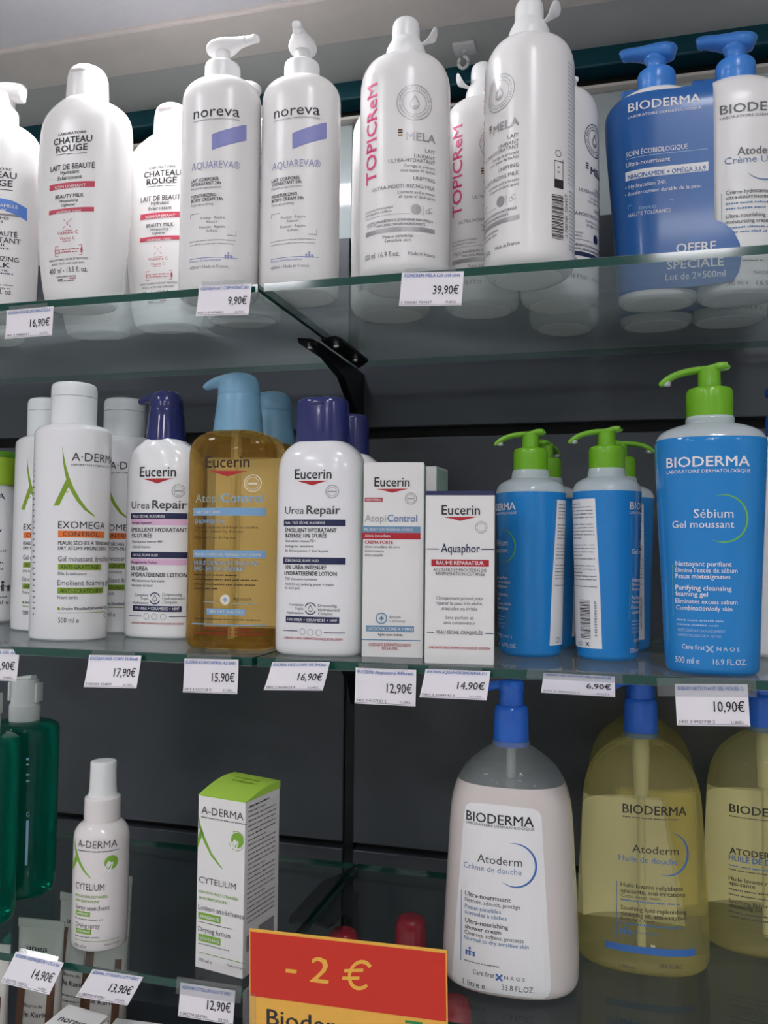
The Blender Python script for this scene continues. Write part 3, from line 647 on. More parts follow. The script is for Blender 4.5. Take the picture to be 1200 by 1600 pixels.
  ('t', 'small_print', 'paper', 'Peaux mixtes/grasses', -25.48, 63.95, 34.72, 2.94, 1),
  ('t', 'small_print', 'paper', 'Purifying cleansing', -25.57, 56.24, 35.62, 3.19, 1),
  ('t', 'small_print', 'paper', 'foaming gel', -25.57, 52.17, 20.93, 3.19, 1),
  ('t', 'small_print', 'paper', 'Eliminates excess sebum', -25.65, 47.45, 39.32, 2.94, 0),
  ('t', 'small_print', 'paper', 'Combination/oily skin', -25.2, 42.99, 35.59, 2.94, 1),
  ('r', 'logo', 'lime', -27.99, 38.48, -27.47, 72.91),
  ('m', 'small_print', 'skyline', -24.77, 35.74, 5.16, 1.43),
  ('m', 'small_print', 'skyline', -24.8, 32.75, 2.38, 1.43),
  ('t', 'small_print', 'skyline', 'TESTÉ DERMATOLOGIQUEMENT', -24.35, 28.73, 30.28, 1.68, 0),
  ('t', 'small_print', 'skyline', 'DERMATOLOGICALLY TESTED', -24.37, 25.52, 27.88, 1.68, 0),
  ('t', 'product_lettering', 'paper', 'Care first', -21.11, 17.28, 14.35, 3.15, 0),
  ('i', 'logo', 'skyline', 'cross', -3.61, 17.96, 2.1),
  ('t', 'product_lettering', 'paper', 'N A O S', 0.72, 16.9, 14.11, 2.52, 0),
  ('t', 'small_print', 'paper', '500 ml e', -26.13, 7.79, 16.16, 3.99, 0),
  ('t', 'small_print', 'paper', '16.9 FL.OZ.', -1.67, 8.01, 21.36, 3.57, 0),
 ],
 'spray': [
  ('p', 'logo', 'agreen2', [(-15.82, 87.21), (-13.21, 82.84), (-9.9, 77.01), (-6.18, 71.16), (-1.35, 64.84), (4.5, 58.84), (2.53, 59.68), (-3.19, 64.1), (-8.33, 69.51), (-12.18, 75.49), (-14.98, 81.38)]),
  ('p', 'logo', 'agreen2', [(-10.87, 77.3), (-18.83, 65.01), (-17.26, 61.42), (-8.41, 72.28)]),
  ('t', 'brand_lettering', 'ink2', 'A-DERMA', -9.37, 82.67, 33.51, 5.5, 0),
  ('m', 'small_print', 'ink2', -8.74, 79.53, 25.97, 1.2),
  ('o', 'logo', 'agreen2', 19.67, 70.88, 2.75, 5.5, 0, 360, 0),
  ('i', 'logo', 'paper', 'hand', 17.75, 68.17, 5.0),
  ('t', 'product_lettering', 'ink2', 'CYTELIUM', -10.76, 49.56, 25.47, 5.0, 0),
  ('t', 'small_print', 'agreen2', 'IRRITATIONS CUTANÉES', -10.59, 43.54, 27.92, 2.0, 1),
  ('t', 'small_print', 'agreen2', 'SKIN IRRITATIONS', -10.34, 39.83, 21.36, 2.0, 1),
  ('t', 'product_lettering', 'ink2', 'Spray asséchant', -10.17, 34.07, 29.22, 3.5, 0),
  ('r', 'colour_band', 'agreen2', -9.98, 28.87, 4.07, 32.62),
  ('t', 'band_lettering', 'paper', 'APAISANT', -8.27, 30.01, 11.34, 1.8, 1),
  ('m', 'small_print', 'greyink2', -10.61, 26.17, 13.79, 1.2),
  ('t', 'product_lettering', 'ink2', 'Drying spray', -9.48, 20.18, 21.46, 3.5, 0),
  ('r', 'colour_band', 'agreen2', -9.44, 15.18, 5.48, 18.93),
  ('t', 'band_lettering', 'paper', 'SOOTHING', -7.72, 16.34, 12.22, 1.8, 1),
  ('m', 'small_print', 'greyink2', -10.07, 12.48, 11.19, 1.2),
  ('r', 'small_print', 'agreen2', -10.82, 9.62, 28.17, 10.02),
  ('t', 'small_print', 'greyink2', '100 ml e', -10.72, 4.21, 12.23, 2.7, 0),
  ('t', 'small_print', 'greyink2', 'Made in France', 15.78, 5.87, 12.27, 1.8, 0),
 ],
 'creme': [
  ('p', 'label_sticker', 'paper', [(-26.53, 137.13), (-14.19, 138.08), (0.0, 138.12), (11.55, 137.63), (20.27, 136.82), (24.0, 135.04), (25.96, 130.99), (27.42, 107.19), (29.14, 80.28), (30.84, 53.52), (32.81, 22.35), (33.05, 11.1), (31.37, 5.91), (27.1, 3.46), (14.33, 4.44), (-3.9, 4.72), (-20.6, 4.16), (-34.51, 3.71), (-40.07, 4.83), (-42.24, 7.91), (-40.47, 24.96), (-38.39, 53.18), (-36.36, 76.74), (-34.42, 100.28), (-32.56, 126.11), (-30.96, 134.47)]),
  ('t', 'brand_lettering', 'ink', 'BIODERMA', -30.08, 124.36, 50.41, 6.77, 1),
  ('t', 'brand_lettering', 'ink', 'LABORATOIRE DERMATOLOGIQUE', -30.05, 121.83, 50.87, 1.8, 0),
  ('t', 'product_lettering', 'ink2', 'Atoderm', -20.62, 95.87, 32.89, 5.86, 0),
  ('t', 'product_lettering', 'bluegrey', 'Crème de douche', -31.71, 89.92, 43.53, 3.97, 0),
  ('o', 'logo', 'crescent', 6.8, 96.51, 15.34, 1.53, -125, 105, 1),
  ('t', 'small_print', 'ink2', 'Ultra-nourrissant', -30.29, 70.11, 34.46, 3.25, 1),
  ('t', 'small_print', 'ink2', 'Nettoie, adoucit, protège', -30.24, 66.01, 41.29, 2.89, 0),
  ('t', 'small_print', 'bluegrey', 'Peaux sensibles', -30.19, 61.22, 27.51, 2.98, 1),
  ('t', 'small_print', 'bluegrey', 'normales à sèches', -30.13, 57.13, 31.62, 2.89, 1),
  ('t', 'small_print', 'ink2', 'Ultra-nourishing', -29.98, 51.03, 32.42, 3.25, 1),
  ('t', 'small_print', 'ink2', 'shower cream', -29.91, 46.72, 27.29, 3.16, 1),
  ('t', 'small_print', 'ink2', 'Cleanses, softens, protects', -30.43, 42.7, 43.88, 2.89, 0),
  ('t', 'small_print', 'bluegrey', 'Normal to dry sensitive skin', -30.35, 38.86, 47.44, 2.89, 1),
  ('r', 'logo', 'crescent', -33.78, 22.82, -33.13, 72.87),
  ('i', 'logo', 'crescent', 'family', -25.51, 30.34, 4.06),
  ('m', 'small_print', 'greyink2', -30.27, 23.63, -3.85, 1.26),
  ('t', 'product_lettering', 'ink2', 'Care first', -23.34, 15.87, 15.84, 3.38, 0),
  ('i', 'logo', 'crescent', 'cross', -3.8, 16.76, 2.26),
  ('t', 'product_lettering', 'ink2', 'N A O S', -0.08, 15.91, 14.52, 2.53, 0),
  ('t', 'small_print', 'ink2', '1 litre e', -31.33, 6.52, 17.27, 4.29, 0),
  ('t', 'small_print', 'ink2', '33.8 FL.OZ.', -1.96, 8.35, 23.21, 3.83, 0),
 ],
 'huile': [
  ('t', 'brand_lettering', 'ink', 'BIODERMA', -14.53, 122.46, 48.02, 6.67, 1),
  ('m', 'brand_lettering', 'ink2', -14.58, 119.04, 26.95, 1.33),
  ('t', 'product_lettering', 'ink', 'Atoderm', -7.49, 93.39, 34.24, 5.72, 0),
  ('t', 'product_lettering', 'crescent', 'Huile de douche', -17.56, 86.27, 43.24, 4.29, 0),
  ('o', 'logo', 'crescent', 18.0, 94.07, 16.21, 1.62, -105, 75, 1),
  ('t', 'small_print', 'ink', 'Huile lavante relipidante', -16.15, 66.79, 46.16, 3.24, 1),
  ('t', 'small_print', 'ink', 'apaisante, anti-irritations', -16.14, 62.5, 47.7, 3.24, 1),
  ('t', 'small_print', 'ink2', 'Corps, visage, mains', -16.12, 59.17, 29.17, 2.38, 0),
  ('m', 'small_print', 'crescent', -16.15, 56.27, 27.41, 1.72),
  ('t', 'small_print', 'ink', 'Soothing lipid-replenishing', -16.16, 49.57, 48.61, 3.24, 1),
  ('t', 'small_print', 'ink', 'cleansing oil, anti-irritation', -16.19, 45.24, 48.6, 3.24, 1),
  ('t', 'small_print', 'ink2', 'Body, face, hands', -16.17, 41.92, 24.91, 2.38, 0),
  ('m', 'small_print', 'crescent', -16.19, 39.03, 29.28, 1.72),
  ('r', 'logo', 'crescent', -19.47, 26.97, -18.94, 70.11),
  ('i', 'logo', 'crescent', 'family', -12.39, 33.46, 4.29),
  ('m', 'small_print', 'crescent', -6.72, 33.36, 11.03, 1.24),
  ('r', 'colour_band', 'crescent', -28.01, 18.29, 39.88, 23.61),
  ('t', 'band_lettering', 'paper', 'HA', 5.86, 24.27, 3.26, 1.72, 1),
  ('t', 'small_print', 'ink2', '1 litre e', -17.24, 5.91, 11.38, 2.86, 0),
  ('t', 'small_print', 'ink2', '33.8 FL.OZ.', 11.85, 9.4, 17.19, 2.86, 0),
 ],
 'huile_old': [
  ('t', 'brand_lettering', 'ink', 'BIODERMA', -32.11, 113.11, 50.97, 6.47, 1),
  ('m', 'brand_lettering', 'ink2', -32.21, 109.51, 18.78, 1.29),
  ('t', 'product_lettering', 'ink', 'ATODERM', -32.42, 80.05, 35.89, 4.98, 2),
  ('t', 'product_lettering', 'crescent', 'HUILE DE DOUCHE', -33.02, 74.84, 52.24, 4.48, 2),
  ('m', 'small_print', 'crescent', -33.06, 70.29, 18.2, 1.69),
  ('m', 'small_print', 'ink2', -33.05, 67.27, 18.11, 1.49),
  ('t', 'small_print', 'ink', 'Huile lavante relipidante', -33.19, 59.15, 48.25, 3.19, 1),
  ('t', 'small_print', 'ink', 'apaisante', -33.19, 55.63, 19.85, 3.19, 1),
  ('m', 'small_print', 'ink2', -33.19, 51.6, 12.58, 1.69),
  ('m', 'small_print', 'ink2', -33.29, 47.52, 12.56, 1.69),
  ('t', 'small_print', 'ink', 'Soothing lipid-replenishing', -33.33, 41.47, 50.56, 3.19, 1),
  ('t', 'small_print', 'ink', 'cleansing oil', -33.32, 37.96, 24.5, 3.19, 1),
  ('m', 'small_print', 'ink2', -33.42, 33.89, 12.35, 1.69),
  ('m', 'small_print', 'ink2', -33.41, 30.39, 7.56, 1.69),
 ],
 'gel_green': [
  ('m', 'small_print', 'skyline', 20.93, 127.23, 23.67, 2.9),
  ('m', 'small_print', 'skyline', 21.05, 122.61, 23.78, 2.9),
  ('m', 'small_print', 'skyline', 21.31, 113.33, 24.07, 2.32),
  ('m', 'small_print', 'skyline', 21.48, 107.51, 24.2, 2.32),
  ('t', 'small_print', 'skyline', 'G', 22.34, 76.28, 2.73, 4.06, 0),
  ('r', 'small_print', 'skyline', 22.45, 32.45, 24.62, 72.78),
 ],
 'atopibox': [
  ('t', 'brand_lettering', 'ink', 'Eucerin', -14.8, 129.14, 26.84, 7.03, 1),
  ('p', 'logo', 'eured', [(-13.31, 127.19), (11.58, 127.53), (5.26, 126.05), (-1.06, 124.32), (-7.42, 126.0)]),
  ('r', 'small_print', 'redink', -22.05, 117.39, -8.34, 120.56),
  ('t', 'band_lettering', 'paper', 'NUEVA FORMULA', -21.04, 118.13, 11.75, 1.65, 1),
  ('o', 'logo', 'silver', 13.1, 120.0, 4.26, 0.58, 0, 360, 0),
  ('o', 'logo', 'silver', 13.1, 120.0, 3.0, 0.39, 0, 360, 0),
  ('r', 'logo', 'silver', 10.67, 119.5, 15.53, 120.47),
  ('t', 'product_lettering', 'silver', 'Atopi', -21.84, 102.27, 16.13, 5.33, 0),
  ('t', 'product_lettering', 'bluegrey', 'Control', -4.74, 102.39, 22.84, 5.33, 2),
  ('r', 'colour_band', 'steel', -23.76, 93.98, 20.56, 98.85),
  ('t', 'band_lettering', 'paper', 'PIEL SECA Y CON TENDENCIA ATOPICA', -22.25, 95.45, 37.03, 1.65, 1),
  ('r', 'colour_band', 'crimson', -23.7, 89.11, 20.6, 93.98),
  ('t', 'band_lettering', 'paper', 'Alivio inmediato', -21.7, 90.59, 19.53, 2.13, 1),
  ('t', 'product_lettering', 'crimson', 'CREMA FORTE', -21.65, 85.48, 21.46, 2.42, 2),
  ('t', 'small_print', 'ink2', 'Alivio inmediato del picor', -21.61, 82.33, 27.29, 1.94, 0),
  ('t', 'small_print', 'ink2', 'Anti-irritación', -21.57, 79.17, 14.64, 1.94, 0),
  ('t', 'small_print', 'ink2', 'Anti-rascado', -21.54, 76.01, 13.66, 1.94, 0),
  ('o', 'logo', 'steel', -8.35, 29.32, 3.88, 0.97, 0, 360, 0),
  ('i', 'logo', 'steel', 'plus', -8.35, 29.32, 2.42),
  ('t', 'small_print', 'ink2', 'Acción', -2.53, 29.42, 8.71, 2.13, 0),
  ('t', 'small_print', 'greyink', 'Calmante', -2.5, 26.54, 12.09, 1.94, 0),
  ('r', 'colour_band', 'steel', -19.96, 19.25, 16.37, 23.82),
  ('t', 'band_lettering', 'paper', 'LICOCHALCONE A + MPO', -18.46, 20.24, 33.9, 2.33, 1),
  ('t', 'small_print', 'ink2', 'Apto para bebés', -11.12, 16.29, 18.88, 1.94, 1),
  ('r', 'colour_band', 'steel', -23.25, 12.69, 21.28, 13.41),
  ('t', 'small_print', 'eured', 'CUIDADO DERMATOLOGICO', -17.84, 8.47, 31.94, 2.13, 1),
  ('t', 'small_print', 'eured', 'DE LA PIEL', -7.61, 5.8, 12.09, 2.04, 1),
 ],
 'balmbox': [
  ('t', 'brand_lettering', 'ink', 'Eucerin', -13.18, 106.63, 27.46, 6.86, 1),
  ('p', 'logo', 'eured', [(-11.79, 104.79), (12.46, 105.15), (6.55, 103.74), (0.16, 102.1), (-5.81, 103.67)]),
  ('o', 'logo', 'silver', 15.23, 97.61, 4.11, 0.46, 0, 360, 0),
  ('o', 'logo', 'silver', 15.23, 97.61, 2.97, 0.32, 0, 360, 0),
  ('t', 'product_lettering', 'navy', 'Aquaphor', -13.44, 79.49, 27.86, 6.17, 1),
  ('r', 'logo', 'navy', -23.59, 81.5, -14.84, 82.15),
  ('r', 'logo', 'navy', 15.31, 81.66, 24.38, 82.3),
  ('r', 'colour_band', 'crimson', -20.3, 69.55, 20.79, 74.37),
  ('t', 'band_lettering', 'paper', 'BAUME RÉPARATEUR', -16.59, 70.74, 33.77, 2.65, 1),
  ('t', 'small_print', 'ink2', 'ACCÉLÈRE LE PROCESSUS DE', -18.85, 65.89, 37.87, 2.29, 0),
  ('t', 'small_print', 'ink2', 'RÉGÉNÉRATION CUTANÉE', -16.99, 63.03, 34.67, 2.29, 0),
  ('t', 'small_print', 'greyink2', 'Cliniquement prouvé pour', -16.86, 45.78, 33.71, 2.47, 0),
  ('t', 'small_print', 'greyink2', 'réparer la peau très sèche,', -16.83, 42.13, 33.25, 2.47, 0),
  ('t', 'small_print', 'greyink2', 'craquelée ou irritée', -12.68, 38.33, 25.5, 2.47, 0),
  ('t', 'small_print', 'greyink2', 'Sans parfum et', -9.89, 32.0, 20.02, 2.29, 0),
  ('t', 'small_print', 'greyink2', 'sans conservateur', -11.24, 28.33, 22.75, 2.29, 0),
  ('t', 'small_print', 'ink2', 'PEAU SÈCHE, CRAQUELÉE', -16.22, 21.4, 32.74, 2.29, 1),
  ('r', 'small_print', 'navy', -23.1, 21.97, -18.06, 22.61),
  ('r', 'small_print', 'navy', 18.33, 21.97, 24.19, 22.61),
  ('t', 'small_print', 'eured', 'LABORATOIRES DERMATOLOGIQUES EUCERIN', -21.63, 10.8, 43.62, 1.74, 1),
 ],
 'lotionbox': [
  ('p', 'logo', 'agreen2', [(-21.8, 123.13), (-21.8, 116.97), (-19.72, 109.05), (-15.19, 99.46), (-8.23, 88.38), (2.83, 77.63), (0.42, 78.67), (-8.78, 85.87), (-16.34, 96.36), (-20.88, 105.95), (-21.8, 116.76)]),
  ('p', 'logo', 'agreen2', [(-19.07, 107.68), (-21.8, 97.2), (-21.8, 90.37), (-16.5, 102.68)]),
  ('t', 'brand_lettering', 'ink2', 'A-DERMA', -18.7, 117.28, 39.39, 5.5, 0),
  ('m', 'small_print', 'ink2', -18.62, 114.11, 23.65, 1.24),
  ('o', 'logo', 'agreen2', 15.3, 101.64, 2.87, 5.74, 0, 360, 0),
  ('o', 'logo', 'agreen2', 14.72, 101.07, 7.17, 0.43, 200, 330, 0),
  ('o', 'logo', 'agreen2', 14.72, 101.07, 7.17, 0.43, 20, 120, 0),
  ('i', 'logo', 'paper', 'hand', 13.03, 97.94, 5.26),
  ('t', 'product_lettering', 'ink2', 'CYTELIUM', -19.82, 64.62, 34.64, 4.54, 0),
  ('t', 'small_print', 'agreen2', 'IRRITATIONS CUTANÉES', -19.63, 56.88, 36.36, 2.01, 1),
  ('t', 'small_print', 'agreen2', 'SKIN IRRITATIONS', -19.51, 52.28, 26.98, 2.01, 1),
  ('t', 'product_lettering', 'ink2', 'Lotion asséchante', -19.92, 44.2, 43.3, 3.63, 0),
  ('r', 'colour_band', 'agreen2', -19.87, 36.96, 1.19, 42.27),
  ('t', 'band_lettering', 'paper', 'APAISANTE', -18.54, 38.15, 18.64, 2.39, 1),
  ('m', 'small_print', 'greyink2', -19.67, 34.55, 11.97, 1.15),
  ('t', 'product_lettering', 'ink2', 'Drying lotion', -19.5, 27.8, 29.87, 3.63, 0),
  ('r', 'colour_band', 'agreen2', -19.45, 20.58, 1.57, 25.88),
  ('t', 'band_lettering', 'paper', 'SOOTHING', -18.12, 21.79, 18.61, 2.39, 1),
  ('m', 'small_print', 'greyink2', -19.25, 18.18, 9.41, 1.15),
  ('r', 'small_print', 'agreen2', -19.1, 11.74, 24.06, 12.17),
  ('t', 'small_print', 'greyink2', '100 ml e', -18.32, 5.34, 12.05, 2.58, 0),
  ('t', 'small_print', 'greyink2', 'Made in France', 8.03, 7.07, 16.25, 1.82, 0),
 ],
}

TAGS = [
 ('t0', -0.464, 1.6967, 44.4803, 24.1592, 0.0109, -0.1764, -0.0047),
 ('t1', -0.2899, 1.7037, 43.8098, 24.8223, -0.0352, 0.073, 0.0009),
 ('t2', -0.1278, 1.7012, 45.0869, 25.6785, -0.0467, 0.1085, 0.0279),
 ('m0', -0.4918, 1.419, 49.4064, 25.2173, -0.0088, 0.1016, 0.1809),
 ('m1', -0.3773, 1.4183, 45.1561, 24.9085, 0.0266, 0.2196, 0.021),
 ('m2', -0.2955, 1.4188, 44.4376, 25.089, 0.0235, -0.0265, 0.0035),
 ('m3', -0.2238, 1.4197, 44.2838, 25.2461, 0.0412, 0.7113, 0.0183),
 ('m4', -0.1597, 1.4176, 44.447, 25.0689, 0.0074, -0.0722, 0.0059),
 ('m5', -0.1078, 1.4191, 45.4853, 26.2665, 0.0075, 0.8327, 0.0144),
 ('m6', -0.0256, 1.4198, 46.5531, 25.9944, -0.0096, 1.1166, 0.0144),
 ('m7', 0.0574, 1.4176, 44.2054, 26.2944, 0.0423, -0.337, 0.0115),
 ('l0', -0.4372, 1.1815, 44.1243, 22.9676, -0.0583, 0.6961, -0.0163),
 ('l1', -0.3681, 1.1786, 43.2991, 23.6569, -0.0042, 1.0839, 0.0027),
 ('l2', -0.2931, 1.1788, 43.6861, 23.3055, -0.0134, 0.0755, 0.0308),
]

SURF = {k: Surf(*v) for k, v in BODY.items()}

def link(name, mesh, material, parent=None, loc=(0, 0, 0), rz=0.0):
    o = bpy.data.objects.new(name, mesh); COL.objects.link(o)
    if material is not None and len(mesh.materials) == 0: mesh.materials.append(MAT[material])
    o.parent = parent; o.location = loc; o.rotation_euler = (0, 0, rz); return o
def mesh_mm(name, V, F, smooth=True, sharp=40):
    me = bpy.data.meshes.new(name); me.from_pydata([tuple(v) for v in (np.asarray(V, float)*0.001).tolist()], [], F)
    me.update()
    if smooth:
        me.polygons.foreach_set('use_smooth', [True]*len(me.polygons)); me.set_sharp_from_angle(angle=R(sharp))
    return me
def loft(P, n=2.0, N=44):
    """rings of superellipses; rows (z, half width, half depth[, cx, cy])"""
    V, F, rings = [], [], []
    ph = np.arange(N)/N*2*np.pi; e = 2/n
    cx = np.sign(np.sin(ph))*np.abs(np.sin(ph))**e; cy = -np.sign(np.cos(ph))*np.abs(np.cos(ph))**e
    for r in P:
        ox, oy = (r[3], r[4]) if len(r) > 4 else (0, 0)
        if r[1] < 1e-6: rings.append([len(V)]); V.append((ox, oy, r[0]))
        else:
            rings.append(list(range(len(V), len(V)+N))); V += [(ox+x*r[1], oy+y*r[2], r[0]) for x, y in zip(cx, cy)]
    for a, b in zip(rings[:-1], rings[1:]):
        for i in range(N):
            j = (i+1) % N
            if len(a) == 1 and len(b) == 1: continue
            if len(a) == 1: F.append((a[0], b[j], b[i]))
            elif len(b) == 1: F.append((a[i], a[j], b[0]))
            else: F.append((a[i], a[j], b[j], b[i]))
    if len(rings[0]) > 1: F.append(tuple(reversed(rings[0])))
    if len(rings[-1]) > 1: F.append(tuple(rings[-1]))
    return V, F
def lathe(prof, N=32):                       # (radius, z)
    return loft([(z, r, r) for r, z in prof], 2.0, N)
def rprof(pts, per=4): return [(q[1], q[0]) for q in cr([(z, r, r) for r, z in pts], per)[:, :2]]
def sweep(S, n=2.4, N=20, per=5):
    """rows (x, y, z, half width, half height): a rounded bar along the rows"""
    S = cr(S, per) if per > 1 else np.array(S, float)
    T = np.gradient(S[:, :3], axis=0); T /= np.linalg.norm(T, axis=1, keepdims=True)+1e-12
    V, F = [], []; ph = np.arange(N)/N*2*np.pi; e = 2/n
    cu = np.sign(np.cos(ph))*np.abs(np.cos(ph))**e; cv = np.sign(np.sin(ph))*np.abs(np.sin(ph))**e
    for s, t in zip(S, T):
        side = np.cross((0, 0, 1.0), t)
        side = side/np.linalg.norm(side) if np.linalg.norm(side) > 0.05 else np.array((0, 1.0, 0))
        nor = np.cross(t, side)
        for a, b in zip(cu, cv): V.append(s[:3]+side*a*s[3]+nor*b*s[4])
    K = len(S)
    for k in range(K-1):
        for i in range(N):
            j = (i+1) % N; F.append((k*N+i, (k+1)*N+i, (k+1)*N+j, k*N+j))
    F.append(tuple(range(N))); F.append(tuple(reversed(range((K-1)*N, K*N))))
    return V, F
def box(x0, x1, y0, y1, z0, z1, bevel=0.0, seg=2):
    bm = bmesh.new()
    bmesh.ops.create_cube(bm, size=1)
    for v in bm.verts: v.co = Vector(((x0+x1)/2+v.co.x*(x1-x0), (y0+y1)/2+v.co.y*(y1-y0), (z0+z1)/2+v.co.z*(z1-z0)))
    if bevel: bmesh.ops.bevel(bm, geom=bm.edges[:], offset=bevel, segments=seg, affect='EDGES', profile=0.5)
    V = [tuple(v.co) for v in bm.verts]; F = [[v.index for v in f.verts] for f in bm.faces]; bm.free(); return V, F
def join(*vf):
    V, F = [], []
    for v, f in vf:
        o = len(V); V += list(v); F += [tuple(i+o for i in q) for q in f]
    return V, F
def moved(vf, d=(0, 0, 0), rz=0.0):
    c, s = math.cos(rz), math.sin(rz)
    return [(x*c-y*s+d[0], x*s+y*c+d[1], z+d[2]) for x, y, z in vf[0]], vf[1]
def part(name, vf, material, parent, loc=(0, 0, 0), rz=0.0, smooth=True, sharp=40):
    return link(name, mesh_mm(name, vf[0], vf[1], smooth, sharp), material, parent, [c*0.001 for c in loc], rz)
def tag(o, label, cat, group=None):
    o['label'] = label; o['category'] = cat
    if group: o['group'] = group
    return o
def thing(name, label, cat, loc=(0, 0, 0), rz=0.0, group=None):
    o = bpy.data.objects.new(name, None); COL.objects.link(o); o.empty_display_size = 0.02
    o.location = loc; o.rotation_euler = (0, 0, rz); return tag(o, label, cat, group)
def dup(root, loc, rz, label, group=None):
    def cp(o, par):
        c = o.copy(); COL.objects.link(c); c.parent = par
        for ch in o.children: cp(ch, c)
        return c
    c = cp(root, None); c.location = loc; c.rotation_euler = (0, 0, rz); c['label'] = label
    if group: c['group'] = group
    return c
def struct(name, vf, material, smooth=False, parent=None):
    o = part(name, vf, material, parent, smooth=smooth)
    if parent is None: o['kind'] = 'structure'
    return o

# ------------------------------------------------------------------ lettering: every string becomes flat outlines once
FONT = {}
def load_text(keys):
    objs = []
    for s, b in keys:
        cu = bpy.data.curves.new('txt', 'FONT'); cu.body = s; cu.size = 1.0; cu.resolution_u = 2; cu.offset = 0
        o = bpy.data.objects.new('txt', cu); COL.objects.link(o); objs.append((s, b, o, cu))
    bpy.context.view_layer.update(); dg = bpy.context.evaluated_depsgraph_get()
    for s, b, o, cu in objs:
        ev = o.evaluated_get(dg); me = ev.to_mesh()
        V = np.zeros(len(me.vertices)*3); me.vertices.foreach_get('co', V); V = V.reshape(-1, 3)[:, :2]
        F = [tuple(p.vertices) for p in me.polygons]; ev.to_mesh_clear()
        if b:
            e = (0, 0.012, 0.021)[b]; n = len(V)
            V = np.concatenate([np.c_[V+np.array([-e, -e*.5]), np.zeros(n)], np.c_[V+np.array([e, e*.5]), np.full(n, .03)], np.c_[V+np.array([-e*.3, e*.6]), np.full(n, .06)]]); F = F+[tuple(i+n for i in f) for f in F]+[tuple(i+2*n for i in f) for f in F]
        if V.shape[1] == 2: V = np.c_[V, np.zeros(len(V))]
        FONT[(s, b)] = (V, F)
    for s, b, o, cu in objs: bpy.data.objects.remove(o); bpy.data.curves.remove(cu)
TAGTXT = {
 't0': ('CHATEAU ROUGE LAIT BEAUT ECLA', '16,90€', '3401 3 7488034 0', '42,25€/L'), 't1': ('AQUAREVA LAIT CORP HYDRAT 24H', '9,90€', '3401 3 5147868 2', '24,75€/L'),
 't2': ('TOPICREM MELA Lait unif ultra', '39,90€', '3 700281 704457', '79,80€/L'), 'm0': ('EXOMEGA CONTROL GEL AC', '14,90€', '3 282770 388527', '29,80€/L'),
 'm1': ('EUCERIN UREE CORPS 5% Emulli', '17,90€', '4 005800 224899', '44,75€/L'), 'm2': ('EUCERIN ATOPICONTROL HLE BAIN', '15,90€', '3401 3 4137138 0', '39,75€/L'),
 'm3': ('EUCERIN UREE CORPS 10% EMULLI', '16,90€', '3401 3 6660629 8', '67,60€/L'), 'm4': ('EUCERIN Atopicontrol A40crem', '12,90€', '3401 3 4137121 2', '32,25€/L'),
 'm5': ('EUCERIN AQUAPHOR BME REPAR CU', '14,90€', '3401 3 5188142 8', '331,1€/K'), 'm6': ('SEBIUM NETTOYANT GEL MOUSS 20', '6,90€', '3401 5 7860010 4', '34,50€/L'),
 'm7': ('SEBIUM NETTOYANT GEL MOUSS 1L', '10,90€', '3401 3 9927709 2', '21,80€/L'), 'l0': ('ADERMA DERMALIBOUR + CICA Gel', '14,90€', '3 282770 145022', '74,50€/L'),
 'l1': ('ADERMA CYTELIUM S LOT P IRRIT', '13,90€', '3 282770 104783', '139,0€/L'), 'l2': ('ADERMA CYTELIUM S LOT P IVRIT', '12,90€', '3 282770 104783', '129,0€/L')}
keys = {(e[3], e[8]) for t in PRINT.values() for e in t if e[0] in 'tv'} | {('H', 0), ('H', 1), ('H', 2), ('C', 1)}
keys |= {(s, 1 if i < 2 else 0) for t in TAGTXT.values() for i, s in enumerate(t)}
keys |= {(s, b) for s, b in (('OFFRE', 1), ('SPÉCIALE', 1), ('Lot de 2×500ml', 0), ('- 2', 1), ('Bioderma', 1), ('unea', 1), ('le Karité', 1), ('Beurre de', 0), ('noreva', 1), ('A-DERMA', 0), ('CYTELIUM', 1), ('200 ml e', 0), ('6.7 FL.OZ.', 0), ('3401398336650', 0))}
load_text(sorted(keys))
CAPH = {b: FONT[('H', b)][0][:, 1].max()-max(0, FONT[('H', b)][0][:, 1].min()) for b in (0, 1, 2)}
def text2d(s, u, v, w, cap, b=0, vert=False):
    V, F = FONT[(s, b)]; x0, x1 = V[:, 0].min(), V[:, 0].max()
    P = np.stack([(V[:, 0]-x0)*(w/(x1-x0)), V[:, 1]*(cap/CAPH[b]), V[:, 2]], 1)
    if vert: P = np.stack([-P[:, 1], P[:, 0], P[:, 2]], 1)
    return P+np.array([u, v, 0]), F
def rect2d(u0, v0, u1, v1):
    nx = max(1, int(abs(u1-u0)/2.5)); ny = max(1, int(abs(v1-v0)/12))
    P = [(u0+(u1-u0)*i/nx, v0+(v1-v0)*j/ny) for j in range(ny+1) for i in range(nx+1)]
    return np.array(P), [(j*(nx+1)+i, j*(nx+1)+i+1, (j+1)*(nx+1)+i+1, (j+1)*(nx+1)+i) for j in range(ny) for i in range(nx)]
def arc2d(u, v, r, w, a0, a1, taper=0):
    n = max(8, int(abs(a1-a0)/9)); P = []
    full = abs(a1-a0) >= 359.9
    for i in range(n+1):
        t = i/n; a = R(a0+(a1-a0)*t); ww = w*(math.sin(math.pi*t)**0.7*0.95+0.05 if taper else 1)/2
        P += [(u+(r-ww)*math.cos(a), v+(r-ww)*math.sin(a)), (u+(r+ww)*math.cos(a), v+(r+ww)*math.sin(a))]
    return np.array(P), [(2*i, 2*i+1, 2*i+3, 2*i+2) for i in range(n)]
